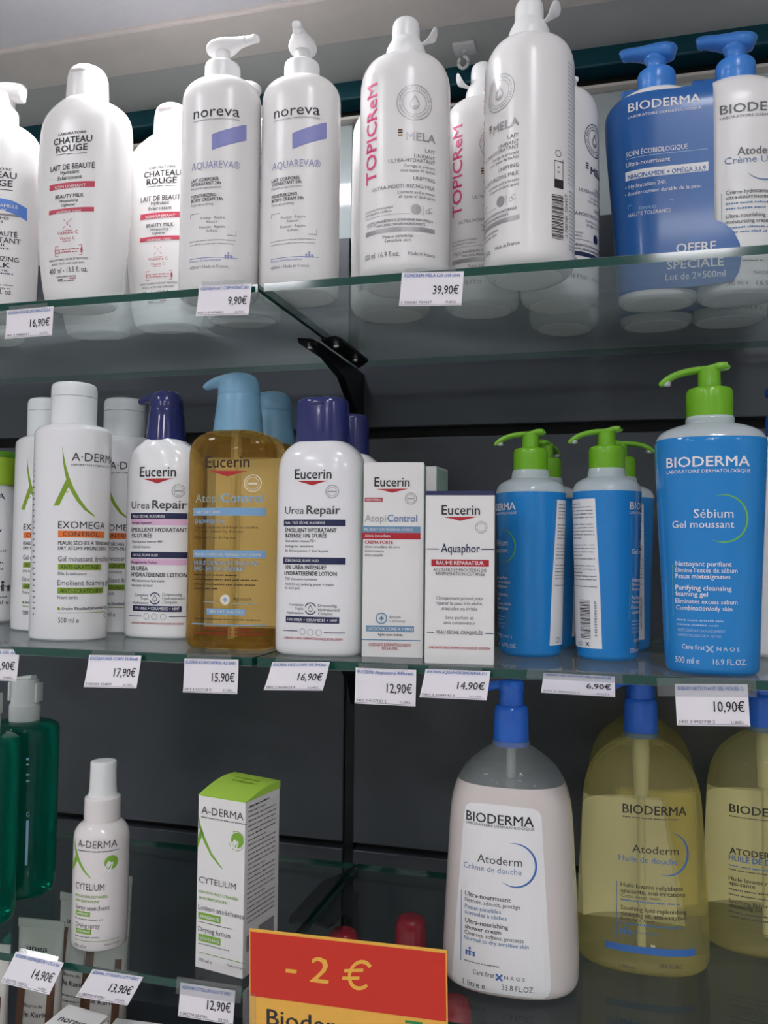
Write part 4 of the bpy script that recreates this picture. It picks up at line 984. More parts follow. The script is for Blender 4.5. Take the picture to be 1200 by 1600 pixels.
def poly2d(pts, maxe=4.0):
    T = tessellate_polygon([[Vector((p[0], p[1], 0)) for p in pts]])
    V = [np.array(p, float) for p in pts]; F = [tuple(t) for t in T]
    for _ in range(4):
        if max(np.linalg.norm(V[a]-V[b]) for f in F for a, b in ((f[0], f[1]), (f[1], f[2]), (f[2], f[0]))) < maxe: break
        mid, G = {}, []
        def md(a, b):
            k = (min(a, b), max(a, b))
            if k not in mid: mid[k] = len(V); V.append((V[a]+V[b])/2)
            return mid[k]
        for a, b, c in F:
            x, y, z = md(a, b), md(b, c), md(c, a); G += [(a, x, z), (x, b, y), (z, y, c), (x, y, z)]
        F = G
    A = np.array(V); O = []
    for f in F:
        p, q, r = A[list(f)]; O.append(f if (q[0]-p[0])*(r[1]-p[1])-(q[1]-p[1])*(r[0]-p[0]) > 0 else f[::-1])
    return A, O
def join2(L):
    V, F = [], []
    for v, f in L:
        o = len(V); V += [tuple(p) if len(p) == 3 else (p[0], p[1], 0.0) for p in v]; F += [tuple(i+o for i in q) for q in f]
    return np.array(V), F
def micro2d(u0, v, u1, h, rnd):
    """illegible fine print: short strokes grouped like words"""
    L = []; x = u0; k = rnd.randint(3, 7)
    while x < u1-h*0.3:
        w = min(h*rnd.uniform(.45, .95), u1-x); L.append(rect2d(x, v+h*rnd.uniform(0, .1), x+w, v+h*rnd.uniform(.5, .78))); x += w+h*0.2; k -= 1
        if k < 0: x += h*.55; k = rnd.randint(3, 7)
    return join2(L) if L else rect2d(u0, v, u1, v+h)
def stroke(pts, w): # thin line through points
    L = []
    for (a, b), (c, d) in zip(pts[:-1], pts[1:]):
        l = math.hypot(c-a, d-b); nx, ny = -(d-b)/l*w/2, (c-a)/l*w/2
        L.append((np.array([(a+nx, b+ny), (a-nx, b-ny), (c-nx, d-ny), (c+nx, d+ny)]), [(0, 1, 2, 3)]))
    return join2(L)
def icon2d(nm, u, v, s):
    if nm == 'drop':
        o = [(u, v+s), (u+.35*s, v+.35*s), (u+.62*s, v-.1*s), (u+.6*s, v-.5*s), (u+.3*s, v-.82*s), (u, v-.9*s), (u-.3*s, v-.82*s), (u-.6*s, v-.5*s), (u-.62*s, v-.1*s), (u-.35*s, v+.35*s), (u, v+s)]
        return join2([stroke(o, s*.16), stroke([(u+.3*s, v-.45*s), (u+.05*s, v-.6*s), (u-.15*s, v-.55*s)], s*.14)])
    if nm == 'cstar':
        L = [stroke([(u+a*.5*s, v+b*.5*s), (u+a*s, v+b*s)], s*.1) for a in (-1, 1) for b in (-1, 1)]
        return join2(L+[text2d('C', u-.26*s, v-.3*s, .52*s, .6*s, 1)])
    if nm == 'frame92':
        a, b = 1.95*s, .62*s; o = [(u-a, v-b), (u+a, v-b), (u+a, v+b), (u-a, v+b), (u-a, v-b)]
        return join2([stroke(o, s*.06), poly2d([(u+a*.93, v-b*.7), (u+a*1.06, v-b*.3), (u+a, v+b*.9), (u+a*.9, v+b*.2)])])
    if nm == 'family':
        L = []
        for dx, h in ((-.75, .55), (-.1, 1.0), (.7, .5)):
            x = u+dx*s; L += [arc2d(x, v-.5*s+h*1.25*s, .11*s, .22*s, 0, 360), poly2d([(x-.2*s, v-.5*s), (x+.2*s, v-.5*s), (x+.16*s, v-.5*s+h*.95*s), (x-.16*s, v-.5*s+h*.95*s)])]
        return join2(L+[stroke([(u-.7*s, v+.05*s), (u-.2*s, v+.25*s), (u+.3*s, v+.2*s), (u+.7*s, v)], s*.12)])
    if nm == 'leaf':
        return join2([arc2d(u-.3*s, v-.3*s, .5*s, .12*s, 0, 360), arc2d(u+.45*s, v+.15*s, .6*s, .12*s, 40, 330)])
    if nm == 'ringtext':
        L = []
        for i in range(40):
            if i % 10 == 0: continue
            a = R(i*9); L.append(stroke([(u+s*.94*math.cos(a), v+s*.94*math.sin(a)), (u+s*1.06*math.cos(a+.05), v+s*1.06*math.sin(a+.05))], s*.06))
        return join2(L)
    if nm == 'plus': return join2([rect2d(u-.25*s, v-s*.8, u+.25*s, v+s*.8), rect2d(u-s*.8, v-.25*s, u+s*.8, v+.25*s)])
    if nm == 'cross': return join2([stroke([(u-s, v-s), (u+s, v+s)], s*.55), stroke([(u-s, v+s), (u+s, v-s)], s*.55)])
    if nm == 'hand':
        return join2([stroke([(u-.8*s, v-s), (u-.5*s, v-.1*s), (u, v+.7*s), (u+.15*s, v+.6*s), (u-.2*s, v-.2*s)], s*.2), stroke([(u-.2*s, v-.3*s), (u+.45*s, v+.55*s), (u+.6*s, v+.4*s), (u+.2*s, v-.6*s), (u-.2*s, v-s)], s*.2)])
FINE = ('small_print', 'barcode', 'code')
LIFT = {'p': .12, 'r': .18, 'o': .26, 'm': .32, 't': .34, 'v': .34, 'i': .36}
def printed(key_or_rows, surf, parent, mats={}, swap={}, sc_=1.0, du=0.0, seed=3):
    """lay the rows of a label on a surface; one part for each kind of print and colour"""
    rows = PRINT[key_or_rows] if isinstance(key_or_rows, str) else key_or_rows
    rnd = random.Random(seed); G = {}
    for e in rows:
        k, pn, mt = e[:3]; mt = mats.get(mt, mt)
        if k == 't' or k == 'v': P, F = text2d(swap.get(e[3], e[3]), e[4], e[5], e[6], e[7], e[8], k == 'v')
        elif k == 'r': P, F = rect2d(*e[3:7])
        elif k == 'm': P, F = micro2d(e[3], e[4], e[5], e[6], rnd)
        elif k == 'o': P, F = arc2d(*e[3:10])
        elif k == 'p': P, F = poly2d(e[3])
        elif k == 'i': P, F = icon2d(*e[3:7])
        lf = LIFT[k]
        if pn == 'back_label': lf = .1
        lf = lf+(P[:, 2] if P.shape[1] > 2 else 0)*np.ones(len(P)); P = P[:, :2]*sc_
        X = surf.map(P, lf, du) if du else surf.map(P, lf)
        G.setdefault((pn, mt, 0 if pn in FINE else len(G)), []).append((X, F))
    out = []
    for (pn, mt, _), L in G.items():
        V, F = join2(L); o = link(pn, mesh_mm(pn, V, F, False), mt, parent); out.append(o)
        if pn in FINE: o['kind'] = 'stuff'
    return out
def curved(surf, P, F, lift, thick=0.0):
    return surf.map(P, lift), F
def slice_z(pts, z0, z1):
    """closed piece of an outline between two heights"""
    p = cr(pts, 6); z = p[:, 0]; q = p[(z >= z0-1e-6) & (z <= z1+1e-6)]; s = [r for r in p if r[1] > 1e-6]
    zz = np.array([r[0] for r in s]); 
    def at(h):
        i = np.searchsorted(zz, h); a, b = s[max(0, i-1)], s[min(len(s)-1, i)]; t = 0 if b[0] == a[0] else (h-a[0])/(b[0]-a[0]); return a+(b-a)*t
    L = list(q)
    if z0 > z.min()+1e-6: L = [np.array([z0, 0, 0]), at(z0)]+L
    if z1 < z.max()-1e-6: L = L+[at(z1)]+[np.array([z1, 0, 0])]
    return L
def body(kind, material, parent, name='bottle_body', N=56):
    return part(name, loft(cr(BODY[kind][0], 6), BODY[kind][1], N), material, parent, sharp=50)

ZT, ZM, ZB, Z4 = 1.7038, 1.4212, 1.1791, 1.000

# ================================================================== THE SHOP AND THE SHELVING
struct('floor', box(-3000, 3000, -5400, 950, -30, 0), 'floor_tile')
struct('ceiling', box(-3000, 3000, -5400, 400, 2750, 2790), 'room_paint')
struct('wall_rear', box(-3040, 3040, -5440, -5400, 0, 2790), 'room_paint')
struct('wall_left', box(-3040, -3000, -5400, 950, 0, 2790), 'room_paint')
struct('wall_right', box(3000, 3040, -5400, 950, 0, 2790), 'room_paint')
wall = struct('wall_back', box(-3000, 3000, 908, 950, 0, 2790), 'black_void')
# dark laminate boards with open joints between them
rows = [(1347, 1404), (1191.2+220, 1623.3), (1635, 1847)]
for z0, z1 in ((760, 968), (976, 1184), (1191.2, 1404), (1411, 1623.3), (1635, 1847)):
    for x0, x1 in ((-1500, -285), (-273.5, 900)):
        struct('panel', box(x0, x1, 893, 908, z0, z1, 1.2), 'dark_laminate', parent=wall)
for x0, x1 in ((-1500, -285.5), (-273, 900)):
    pp = struct('upper_panel', box(x0, x1, 899, 908, 1848, 1978, 0.8), 'pale_laminate', parent=wall)
struct('panel', box(-1500, 900, 903, 908, 740-720, 755), 'dark_laminate', parent=wall)
struct('trim_1', box(-1500, 900, 888, 908, 1978, 1981.5, 0.6), 'white_trim')
struct('trim_2', box(-1500, 900, 880, 908, 1996.5, 2018, 2.0), 'teal_paint')
struct('trim_3', box(-1500, 900, 733, 803, 2011.5, 2060, 2.5), 'cream_wood')
struct('trim_4', box(-285, -273.5, 897, 908, 760, 1846, 1.0), 'black_metal')     # slotted upright in the joint
struct('ceiling_canopy', box(-1500, 900, 803, 908, 2016, 2060), 'grey_soffit')
struct('ceiling_canopy_front', box(-1500, 900, 540, 733, 2016, 2060), 'lilac_ceiling')

# lamps of the shop: flat square panels in the ceiling, and a small lamp in the canopy
def ceiling_lamp(x, y, label):
    t = thing('ceiling_light', label, 'light', (x, y, 2.75), 0, 'square ceiling lights of the shop')
    f = join(box(-160, 160, -160, -148, -14, 0), box(-160, 160, 148, 160, -14, 0), box(-160, -148, -148, 148, -14, 0), box(148, 160, -148, 148, -14, 0))
    part('frame', f, 'lamp_frame', t, smooth=False); part('diffuser', box(-148, 148, -148, 148, -9, -3), 'lamp_white', t, smooth=False)
for i, (x, y) in enumerate(((-1.5, -0.7), (0.3, -0.7), (-1.5, -2.3), (0.3, -2.3), (-1.5, -3.9), (0.3, -3.9), (2.1, -2.3))):
    ceiling_lamp(x, y, 'square ceiling light panel behind the viewer, %s row, %s' % (('first', 'second', 'third')[round((-0.7-y)/1.6)], 'left' if x < 0 else 'middle' if x < 1 else 'right'))
t = thing('downlight', 'small square lamp set into the canopy above the top shelf', 'light', (-0.375, 0.640, 2.016))
part('frame', join(box(-40, 40, -36, -32.5, -2, 0), box(-40, 40, 29.5, 33, -2, 0), box(-40, -35, -32.5, 29.5, -2, 0), box(35, 40, -32.5, 29.5, -2, 0)), 'lamp_frame', t, smooth=False)
part('diffuser', box(-35, 35, -32.5, 29.5, -1.5, -0.5), 'lamp_down', t, smooth=False)

# glass shelves
def shelf(x0, x1, y0, y1, ztop, glassm, label, group):
    V, F = box(x0, x1, y0, y1, ztop-7, ztop, 0.5, 1)
    me = mesh_mm('glass_shelf', V, F, False); me.materials.append(MAT[glassm]); me.materials.append(MAT['edge_glass'])
    for p in me.polygons: p.material_index = 0 if abs(p.normal.z) > 0.5 else 1
    return tag(link('glass_shelf', me, None), label, 'shelf', group)
for zt, nm, gm in ((ZT, 'top', 'shelf_glass'), (ZM, 'middle', 'shelf_glass'), (ZB, 'bottom', 'shelf_glass_clean')):
    sd = {'top': ('carrying white milk bottles', 'under white and blue pump bottles'), 'middle': ('under the gold oil bottle and white bottles', 'under the cartons and blue gel bottles'), 'bottom': ('under the small white spray bottle', 'under the large oil and cream bottles')}[nm]
    shelf(-1400, -264, 600, 870, zt*1000, gm, f'green-edged glass shelf {sd[0]}, {nm} row left', 'glass shelves')
    shelf(-260, 850, 600, 870, zt*1000, gm, f'green-edged glass shelf {sd[1]}, {nm} row right', 'glass shelves')
tag(part('shelf_board', box(-1400, 850, 540, 880, 982, 1000, 1.5), 'dark_laminate', None, smooth=False), 'dark shelf board at the foot of the display under the tubes', 'shelf')
for zt, where in ((ZT, 'under the joint of the top glass shelves'), (ZM, 'under the joint of the middle glass shelves'), (ZB, 'seen through the bottom glass shelves')):
    b = thing('shelf_bracket', f'black metal bracket with bumper studs {where}', 'bracket', (-0.2655, 0.893, zt-0.007), 0, 'shelf brackets')
    prof = [(0, -3), (0, -75), (-9, -75), (-25, -48), (-70, -20), (-150, -6), (-150, -3)]
    V = [(sx, y, z) for sx in (-9, -1) for y, z in prof]; n = len(prof)
    F = [tuple(range(n)), tuple(reversed(range(n, 2*n)))]+[(i, n+i, n+(i+1) % n, (i+1) % n) for i in range(n)]
    part('arm', (V, F), 'black_metal', b, smooth=False)
    for s in (-1, 1):
        V2 = [(s*4-2, -150, -3), (s*18, -158, -3), (s*21, -148, -3), (s*21, -60, -3), (s*4-2, -30, -3)]; V2 += [(x, y, -.4) for x, y, z in V2]
        F2 = [(0, 1, 2, 3, 4), (9, 8, 7, 6, 5)]+[(i, (i+1) % 5, 5+(i+1) % 5, 5+i) for i in range(5)]
        part('pad_plate', (V2, F2), 'black_metal', b, smooth=False)
        for yy in (-138, -78):
            part('stud', lathe(rprof([(0, -7), (2.2, -7), (3, -5.6), (3, -3)])), 'steel_screw', b, (s*12.5, yy, 0))

# plastic hook and brass pin on the soffit
t = thing('ceiling_hook', 'small white adhesive hook hanging from the grey soffit', 'hook', (-0.150, 0.846, 2.016))
part('base_plate', box(-11, 11, -10, 10, -4, 0, 0.8), 'soft_white_cap', t)
hk = [(0, 0, -4, 1.7, 1.7), (0, 0, -10, 1.7, 1.7)]+[(5*math.cos(a)-1.0, 0, -16.5+6*math.sin(a), 1.7, 1.7) for a in np.linspace(1.5, -3.9, 12)]
part('hook', sweep(hk, 2, 12, 2), 'soft_white_cap', t)
tag(part('pin', lathe(rprof([(0, -6), (4, -6), (5, -4.5), (5, 0)])), 'brass', None, (-391, 776, 2011.5)), 'small round brass pin in the cream beam above the pumps', 'pin')

# ================================================================== CLOSURES
def add_pump_noreva(t, z, turn):
    p = part('pump', join(lathe(rprof([(14.2, 0), (14.4, 1), (14.4, 15), (13.4, 17), (9, 17.6), (0, 17.8)])), lathe([(6.3, 17), (6, 31), (0, 31)], 24)), 'soft_white_cap', t, (0, 0, z), turn)
    part('nozzle', sweep([(-14, 0, 32, 2, 1.5), (-13, 0, 32, 6.5, 3), (-8, 0, 32.4, 10.6, 4), (0, 0, 33, 11.6, 4.4), (9, 0, 32.6, 9.2, 4), (19, 0, 31, 6, 3.4), (27, 0, 29.2, 4.6, 3.2), (29, 0, 28.8, 4.4, 3.2), (29, 0, 28.8, 3.8, 3.1), (39, 0, 27, 3.6, 3.0), (39.6, 0, 26.9, 2.6, 2.2)], 2.3), 'soft_white_cap', p)
    return p
def add_pump_topicrem(t, z, turn):
    V, F = lathe(rprof([(15.5, 0), (15.7, 1), (15.2, 10), (13, 15), (11.5, 17.5), (11.2, 19)]), 64)
    V = [(x*(1+.012*(i % 2)), y*(1+.012*(i % 2)), zz) if zz < 11 else (x, y, zz) for i, (x, y, zz) in enumerate(V)]
    p = part('pump', join((V, F), lathe(rprof([(10.8, 18), (10.8, 28), (9.8, 32.5), (6.5, 35.4), (0, 36.2)]))), 'soft_white_cap', t, (0, 0, z), turn, sharp=60)
    part('lock_clip', sweep([(9, 0, 14.5, 2.6, 1), (14, 0, 15, 2, 1), (18, 0, 16.5, 3.6, 1.1), (21.5, 0, 19, 6.5, 1.2), (23.5, 0, 23, 5.8, 1.0), (24, 0, 25.5, 2.5, .8)], 2.2), 'soft_white_cap', p)
    return p
def add_pump_blue(t, z, turn, m='blue_plastic'):
    p = part('pump', join(lathe(rprof([(15, -4), (15.2, 8), (15.2, 8), (15.4, 9), (15.2, 16), (13.6, 19), (9, 20), (0, 20.2)])), lathe(rprof([(7.6, 19), (7.8, 26), (9.6, 32), (0, 33)]), 28)), m, t, (0, 0, z), turn)
    part('nozzle', sweep([(-15, 0, 34, 2, 3), (-13.5, 0, 34.5, 8, 5.2), (-6, 0, 35, 11, 6.6), (4, 0, 36.2, 10.5, 6.2), (14, 0, 38.6, 8.4, 4.8), (23, 0, 40.8, 6.2, 4.4), (27, 0, 40.6, 5.6, 4.6), (29, 0, 40, 4, 3.4)], 2.6), m, p)
    return p
def add_pump_shroud(t, z, turn, m, r0, r1, h, head, nz):
    p = part('pump', lathe(rprof([(r0, 0), (r0, 0), (r0*.99, 2), (r1, h), (r1, h), (r1*.985, h+.8), (r1, h+1.6), (r1, h+1.6), (r1*.97, h+head*.45), (r1*.82, h+head*.8), (r1*.5, h+head*.97), (0, h+head)])), m, t, (0, 0, z), turn)
    zt = h+head*.62
    part('nozzle', sweep([(0, 0, zt, r1*.8, head*.33), (r1*.5, 0, zt+.5, r1*.72, head*.34), (r1, 0, zt+.6, r1*.5, head*.28), (r1+nz*.5, 0, zt-.4, r1*.36, head*.2), (r1+nz*.9, 0, zt-2.4, r1*.26, head*.13), (r1+nz, 0, zt-3.4, r1*.16, head*.08)], 2.3), m, p)
    return p
def add_pump_green(t, z, turn, s=1.0):
    S = lambda L: [(a*s, b*s) for a, b in L]
    p = part('pump', join(lathe(rprof(S([(15.4, 0), (15.4, 0), (15.5, 10), (15.4, 20), (14.4, 22.6), (12, 23.4), (8, 23.6), (0, 23.7)]))), lathe(rprof(S([(7.7, 23), (7.5, 34), (7.6, 38), (0, 38.2)])), 28)), 'green_plastic', t, (0, 0, z), turn)
    part('nozzle', sweep([tuple(v*s for v in q) for q in [(-12.6, 0, 38.6, 1, 1), (-12, 0, 38.4, 5.2, 2.5), (-7, 0, 38.2, 6.8, 3), (0, 0, 36.8, 7, 2.6), (10, 0, 36.6, 5, 2.5), (20, 0, 35, 4, 2.4), (27, 0, 32, 3.4, 2.4), (32, 0, 28.4, 2.6, 1.9), (33, 0, 27.4, 1.6, 1)]], 2.5), 'green_plastic', p)
    part('nozzle_tip', lathe(rprof([(0, -3*s), (2.4*s, -3*s), (2.6*s, 0), (0, 0.2)]), 16), 'nozzle_grey', p, (28*s, 0, 30*s))
    return p
def add_pump_litre(t, z, turn):
    V, F = lathe(rprof([(13.4, -2), (13.4, -2), (13.2, 14), (12.8, 25), (11.4, 28), (9.6, 28.6), (0, 28.6)]), 40)
    p = part('pump', join((V, F), lathe(rprof([(9.4, 28), (9.2, 38), (9.8, 40), (9.6, 45), (8, 47), (0, 47.4)]), 28)), 'deep_blue_plastic', t, (0, 0, z), turn)
    part('nozzle', sweep([(-6, 0, 43, 6, 3.5), (4, 0, 43, 6.2, 3.8), (14, 0, 42, 5, 3.4), (22, 0, 38.5, 4, 3.2), (25, 0, 34, 3.4, 2.8)], 2.4), 'deep_blue_plastic', p)
    return p

# ================================================================== TOP SHELF
def bottle_chateau():
    t = thing('lotion_bottle', 'x', 'bottle', group='white milk bottles with red bands')
    body('chateau', 'white_plastic', t)
    c = part('cap', lathe(rprof([(17.6, 0), (17.6, 0), (17.7, 2), (17.2, 16), (16.6, 23), (14.6, 28.6), (10, 32.2), (5, 33.4), (0, 33.6)]), 36), 'white_plastic', t, (0, 0, 177.2))
    part('thumb_notch', sweep([(-7, -13.6, 24.2, 1.2, 1.0), (-4.5, -15, 23.4, 3, 1.6), (0, -15.4, 23.2, 3.4, 1.8), (4.5, -15, 23.4, 3, 1.6), (7, -13.6, 24.2, 1.2, 1.0)], 2), 'pearl_plastic', c)
    printed('chateau', SURF['chateau'], t)
    return t
ch = bottle_chateau(); ch.location = (-0.4399, 0.632, ZT)
ch['label'] = 'large oval white bottle with red bands in front, above the 16,90€ tag'
dup(ch, (-0.4790, 0.716, ZT), 0.05, 'white bottle behind the large oval one, only its base seen through glass')
dup(ch, (-0.4000, 0.707, ZT), 0.03, 'white bottle with red bands set back, half hidden by a lavender swoosh pump bottle')
t = thing('lotion_bottle', 'white bottle with blue arched band cut off by the left photo edge', 'bottle', (-0.536, 0.640, ZT), R(8))
body('familymilk', 'white_plastic', t)
p = part('cap', lathe(rprof([(16, 0), (16, 0), (16.4, 8), (16, 16), (14, 18), (13, 22), (13, 30), (0, 30.4)])), 'white_plastic', t, (0, 0, 172))
part('spout', sweep([(-8, 0, 34, 8, 6), (4, 0, 34, 9, 7), (14, 0, 33, 7, 8), (22, 0, 31.5, 6, 7.6), (22, 0, 31.5, 6, 7.6), (22.6, 0, 31.5, 3, 4)], 3), 'white_plastic', p)
printed('familymilk', SURF['familymilk'], t)
dup(t, (-0.600, 0.712, ZT), 0, 'white bottle behind the blue-banded one, base seen through the glass')

def bottle_noreva(turn, label, loc, rz):
    t = thing('lotion_bottle', label, 'bottle', loc, rz, 'white pump bottles with lavender swoosh')
    body('noreva', 'white_plastic', t); add_pump_noreva(t, 178.4, turn); printed('noreva', SURF['noreva'], t); return t
nv = bottle_noreva(R(-22), 'white pump bottle with lavender swoosh, nozzle turned right, above the 9,90€ tag', (-0.3141, 0.634, ZT), 0)
n2 = dup(nv, (-0.2497, 0.648, ZT), R(-4), 'white pump bottle with lavender swoosh, nozzle pointing at the viewer')
for c in n2.children:
    if c.name.startswith('pump'): c.rotation_euler[2] = R(-72)
n3 = dup(nv, (-0.3210, 0.700, ZT), R(3), 'white pump bottle hidden behind the swoosh pair, its base seen above the 9,90€ tag')
for c in n3.children:
    if c.name.startswith('pump'): c.rotation_euler[2] = R(110)

def bottle_topicrem(label, loc, rz, turn=0):
    t = thing('lotion_bottle', label, 'bottle', loc, rz, 'white pump bottles with pink upright lettering')
    body('topicrem', 'white_plastic', t); add_pump_topicrem(t, 178.6, turn); printed('topicrem', SURF['topicrem'], t); return t
tp = bottle_topicrem('round white pump bottle facing front with pink upright lettering, above the 39,90€ tag', (-0.1600, 0.640, ZT), 0, R(0))
tp2 = dup(tp, (-0.1110, 0.716, ZT), R(2), 'white pump bottle with pink upright lettering set back between the two front ones')
tp2.scale = (.92, .92, 1)
for c in tp2.children:
    if c.name.startswith('pump'): c.rotation_euler[2] = R(200)
tp3 = dup(tp, (-0.0640, 0.640, ZT), R(-60), 'tall white pump bottle turned aside so its barcode faces front, touching the photo top')
for c in tp3.children:
    if c.name.startswith('pump'): c.rotation_euler[2] = R(35)
printed('topicrem_side', SURF['topicrem'], tp3)
dup(tp, (-0.1890, 0.712, ZT), R(5), 'white pump bottle hidden behind the front one with pink lettering, base seen through glass')
for k, (x, y, rz, lb) in enumerate(((-0.0465, 0.716, 42, 'white bottle with blue lettering peeping out behind the barcode bottle'), (-0.0470, 0.790, 60, 'rearmost white bottle of the file behind the barcode bottle'))):
    d = dup(tp, (x, y, ZT), R(rz), lb); d.scale = (.92, .92, 1)
    for c in d.children:
        if c.name.startswith('pump'): c.rotation_euler[2] = R(20)
        elif not c.name.startswith('bottle_body'):
            for s in c.material_slots: s.link = 'OBJECT'; s.material = MAT['navy']

class Film:
    """shrink film: round the first bottle on the left, flat across the fronts on the right"""
    def map(self, uv, lift):
        S = SURF['atoderm']; C = S.map(uv, lift+.7); b = S.wb(uv[:, 1])[1]
        Fl = np.stack([uv[:, 0], -(b+.7)-lift, uv[:, 1]], 1)
        return np.where((uv[:, 0] < 0)[:, None], C, Fl)
def twin_pack(label, loc, rz):
    t = thing('lotion_twin_pack', label, 'bottle pack', loc, rz, 'twin packs of pump lotion')
    S = SURF['atoderm']
    for i, x in enumerate((0, 60.8)):
        b = body('atoderm', 'white_plastic', t); b.location.x = x*0.001
        add_pump_blue(b, 174.6, R(180-14 if i == 0 else 180-6))
        if i: printed('atoderm_cream', S, b)
    # printed film round the first bottle, with a round flap reaching over the second
    P = cr(BODY['atoderm'][0], 6); Z = np.linspace(6, 167, 40)
    ring = [(z, S.wb(z)[0]+.5, S.wb(z)[1]+.5) for z in Z]
    V, F = loft(ring, BODY['atoderm'][1], 56); F = F[:-2]
    sl = part('film_sleeve', (V, F), 'film_blue', t, sharp=80)
    # the flap follows the front line of the bottles
    fl = [(0, 165.5), (20, 166.5), (41, 167.5), (41.2, 57), (48, 54), (55, 47), (59.5, 37), (60.8, 26), (59, 15), (55, 8), (30, 6), (0, 6)]
    P2, F2 = poly2d(fl, 9); n = len(P2); film = Film()
    A = film.map(np.c_[np.maximum(P2[:, 0], 0), P2[:, 1]], 0.0); Bk = A+np.array([0, .35, 0])
    fo = part('film_flap', (list(map(tuple, A))+list(map(tuple, Bk)), list(F2)+[tuple(n+i for i in f[::-1]) for f in F2]), 'film_blue', t, sharp=80)
    printed('sleeve', film, sl)
    printed([('t', 'offer_lettering', 'paper', 'OFFRE', 13, 33, 29.5, 7.2, 1), ('t', 'offer_lettering', 'paper', 'SPÉCIALE', 6, 20.5, 42, 6.6, 1), ('t', 'offer_lettering', 'paper', 'Lot de 2×500ml', 5, 12, 44, 5.2, 0)], film, fo)
    return t
mat('film_blue', '#2461a8', 0.28, coat=0.1)
tw = twin_pack('blue film twin pack of two pump bottles, right end of the top shelf front', (0.0313, 0.728, ZT), 0)
dup(tw, (0.0330, 0.796, ZT), 0, 'second twin pack behind the blue one, its two bases seen through the glass')

# ================================================================== MIDDLE SHELF
t = thing('cleanser_bottle', 'white bottle with lime green cap cut off by the left photo edge, middle shelf', 'bottle', (-0.662, 0.800, ZM))
body('baby', 'white_gloss', t); printed('baby', SURF['baby'], t)
c = part('cap', loft(cr([(0, 27, 22), (0, 27, 22), (2, 27.6, 22.4), (30, 27, 22), (30, 27, 22)], 3), 2.3), 'lime_plastic', t, (0, 0, 147.5))
part('cap_lid', loft(cr([(30.4, 27, 22), (34, 26.8, 21.8), (37, 24, 19.6), (38, 0, 0)], 4), 2.3), 'lime_dark', c)

def bottle_exomega(label, loc, rz):
    t = thing('cleanser_bottle', label, 'bottle', loc, rz, 'white bottles with a green letter A')
    body('exomega', 'white_gloss', t)
    c = part('cap', lathe(rprof([(19.6, 0), (19.6, 0), (19.8, 2), (19.8, 26), (19.8, 26)]), 40), 'clear_cap', t, (0, 0, 188.4))
    part('cap_lid', lathe(rprof([(19.8, 26.4), (19.8, 26.4), (19.7, 34), (18.6, 37.6), (15, 39.2), (0, 39.6)]), 40), 'clear_cap', c)
    printed('exomega', SURF['exomega'], t); return t
ex = bottle_exomega('white bottle with green letter A, front one of three, orange band facing out', (-0.4729, 0.672, ZM), 0)
dup(ex, (-0.5475, 0.737, ZM), R(-22), 'white bottle with green letter A behind the front one on its left')
dup(ex, (-0.4715, 0.752, ZM), R(-26), 'white bottle with green letter A behind the front one on its right')

t = thing('lotion_bottle', 'white bottle with navy pump and pink bands left of the gold oil bottle', 'bottle', (-0.4042, 0.715, ZM))
body('urea5', 'white_gloss', t); add_pump_shroud(t, 179, R(180-6), 'navy_plastic', 18.6, 15.6, 29, 19, 15); printed('urea5', SURF['urea5'], t)

def bottle_oil(label, loc, rz):
    t = thing('shower_oil_bottle', label, 'bottle', loc, rz, 'gold oil bottles with light blue pumps')
    body('showeroil', 'amber_oil', t)
    add_pump_shroud(t, 176.4, R(180-4), 'sky_plastic', 21, 17.6, 31, 20, 15)
    part('dip_tube', lathe([(0, 8), (3, 8), (3, 176), (0, 176)], 12), 'dip_tube', t)
    S = SURF['showeroil']; h = S.L[-1]/2
    P, F = rect2d(h-31, 16, h+31, 158); part('back_label', (S.map(P, -.5), F), 'paper', t)
    printed('showeroil', S, t); return t
ol = bottle_oil('clear bottle of gold shower oil with light blue pump above the 15,90€ tag', (-0.3061, 0.660, ZM), 0)
dup(ol, (-0.3100, 0.744, ZM), R(4), 'second gold oil bottle standing behind the front one, light blue pump peeping out')

def bottle_urea10(label, loc, rz):
    t = thing('lotion_bottle', label, 'bottle', loc, rz, 'white bottles with navy flip caps')
    body('urea10', 'white_gloss', t)
    c = part('cap', loft(cr([(0, 21, 16), (0, 21, 16), (1, 21.4, 16.2), (31, 20.4, 15.4), (34, 19.8, 14.8), (35.4, 17.6, 12.8), (35.6, 0, 0)], 3), 2.4), 'navy_plastic', t, (0, 0, 163.6))
    part('thumb_notch', sweep([(-6, -13.8, 30.5, .8, .6), (-3, -15.2, 30, 1.6, 1), (3, -15.2, 30, 1.6, 1), (6, -13.8, 30.5, .8, .6)], 2), 'navy_plastic', c)
    printed('urea10', SURF['urea10'], t); return t
u10 = bottle_urea10('white bottle with navy flip cap right of the gold oil bottle', (-0.2246, 0.640, ZM), 0)
dup(u10, (-0.2320, 0.722, ZM), R(2), 'second white bottle with navy flip cap hidden behind the front one')

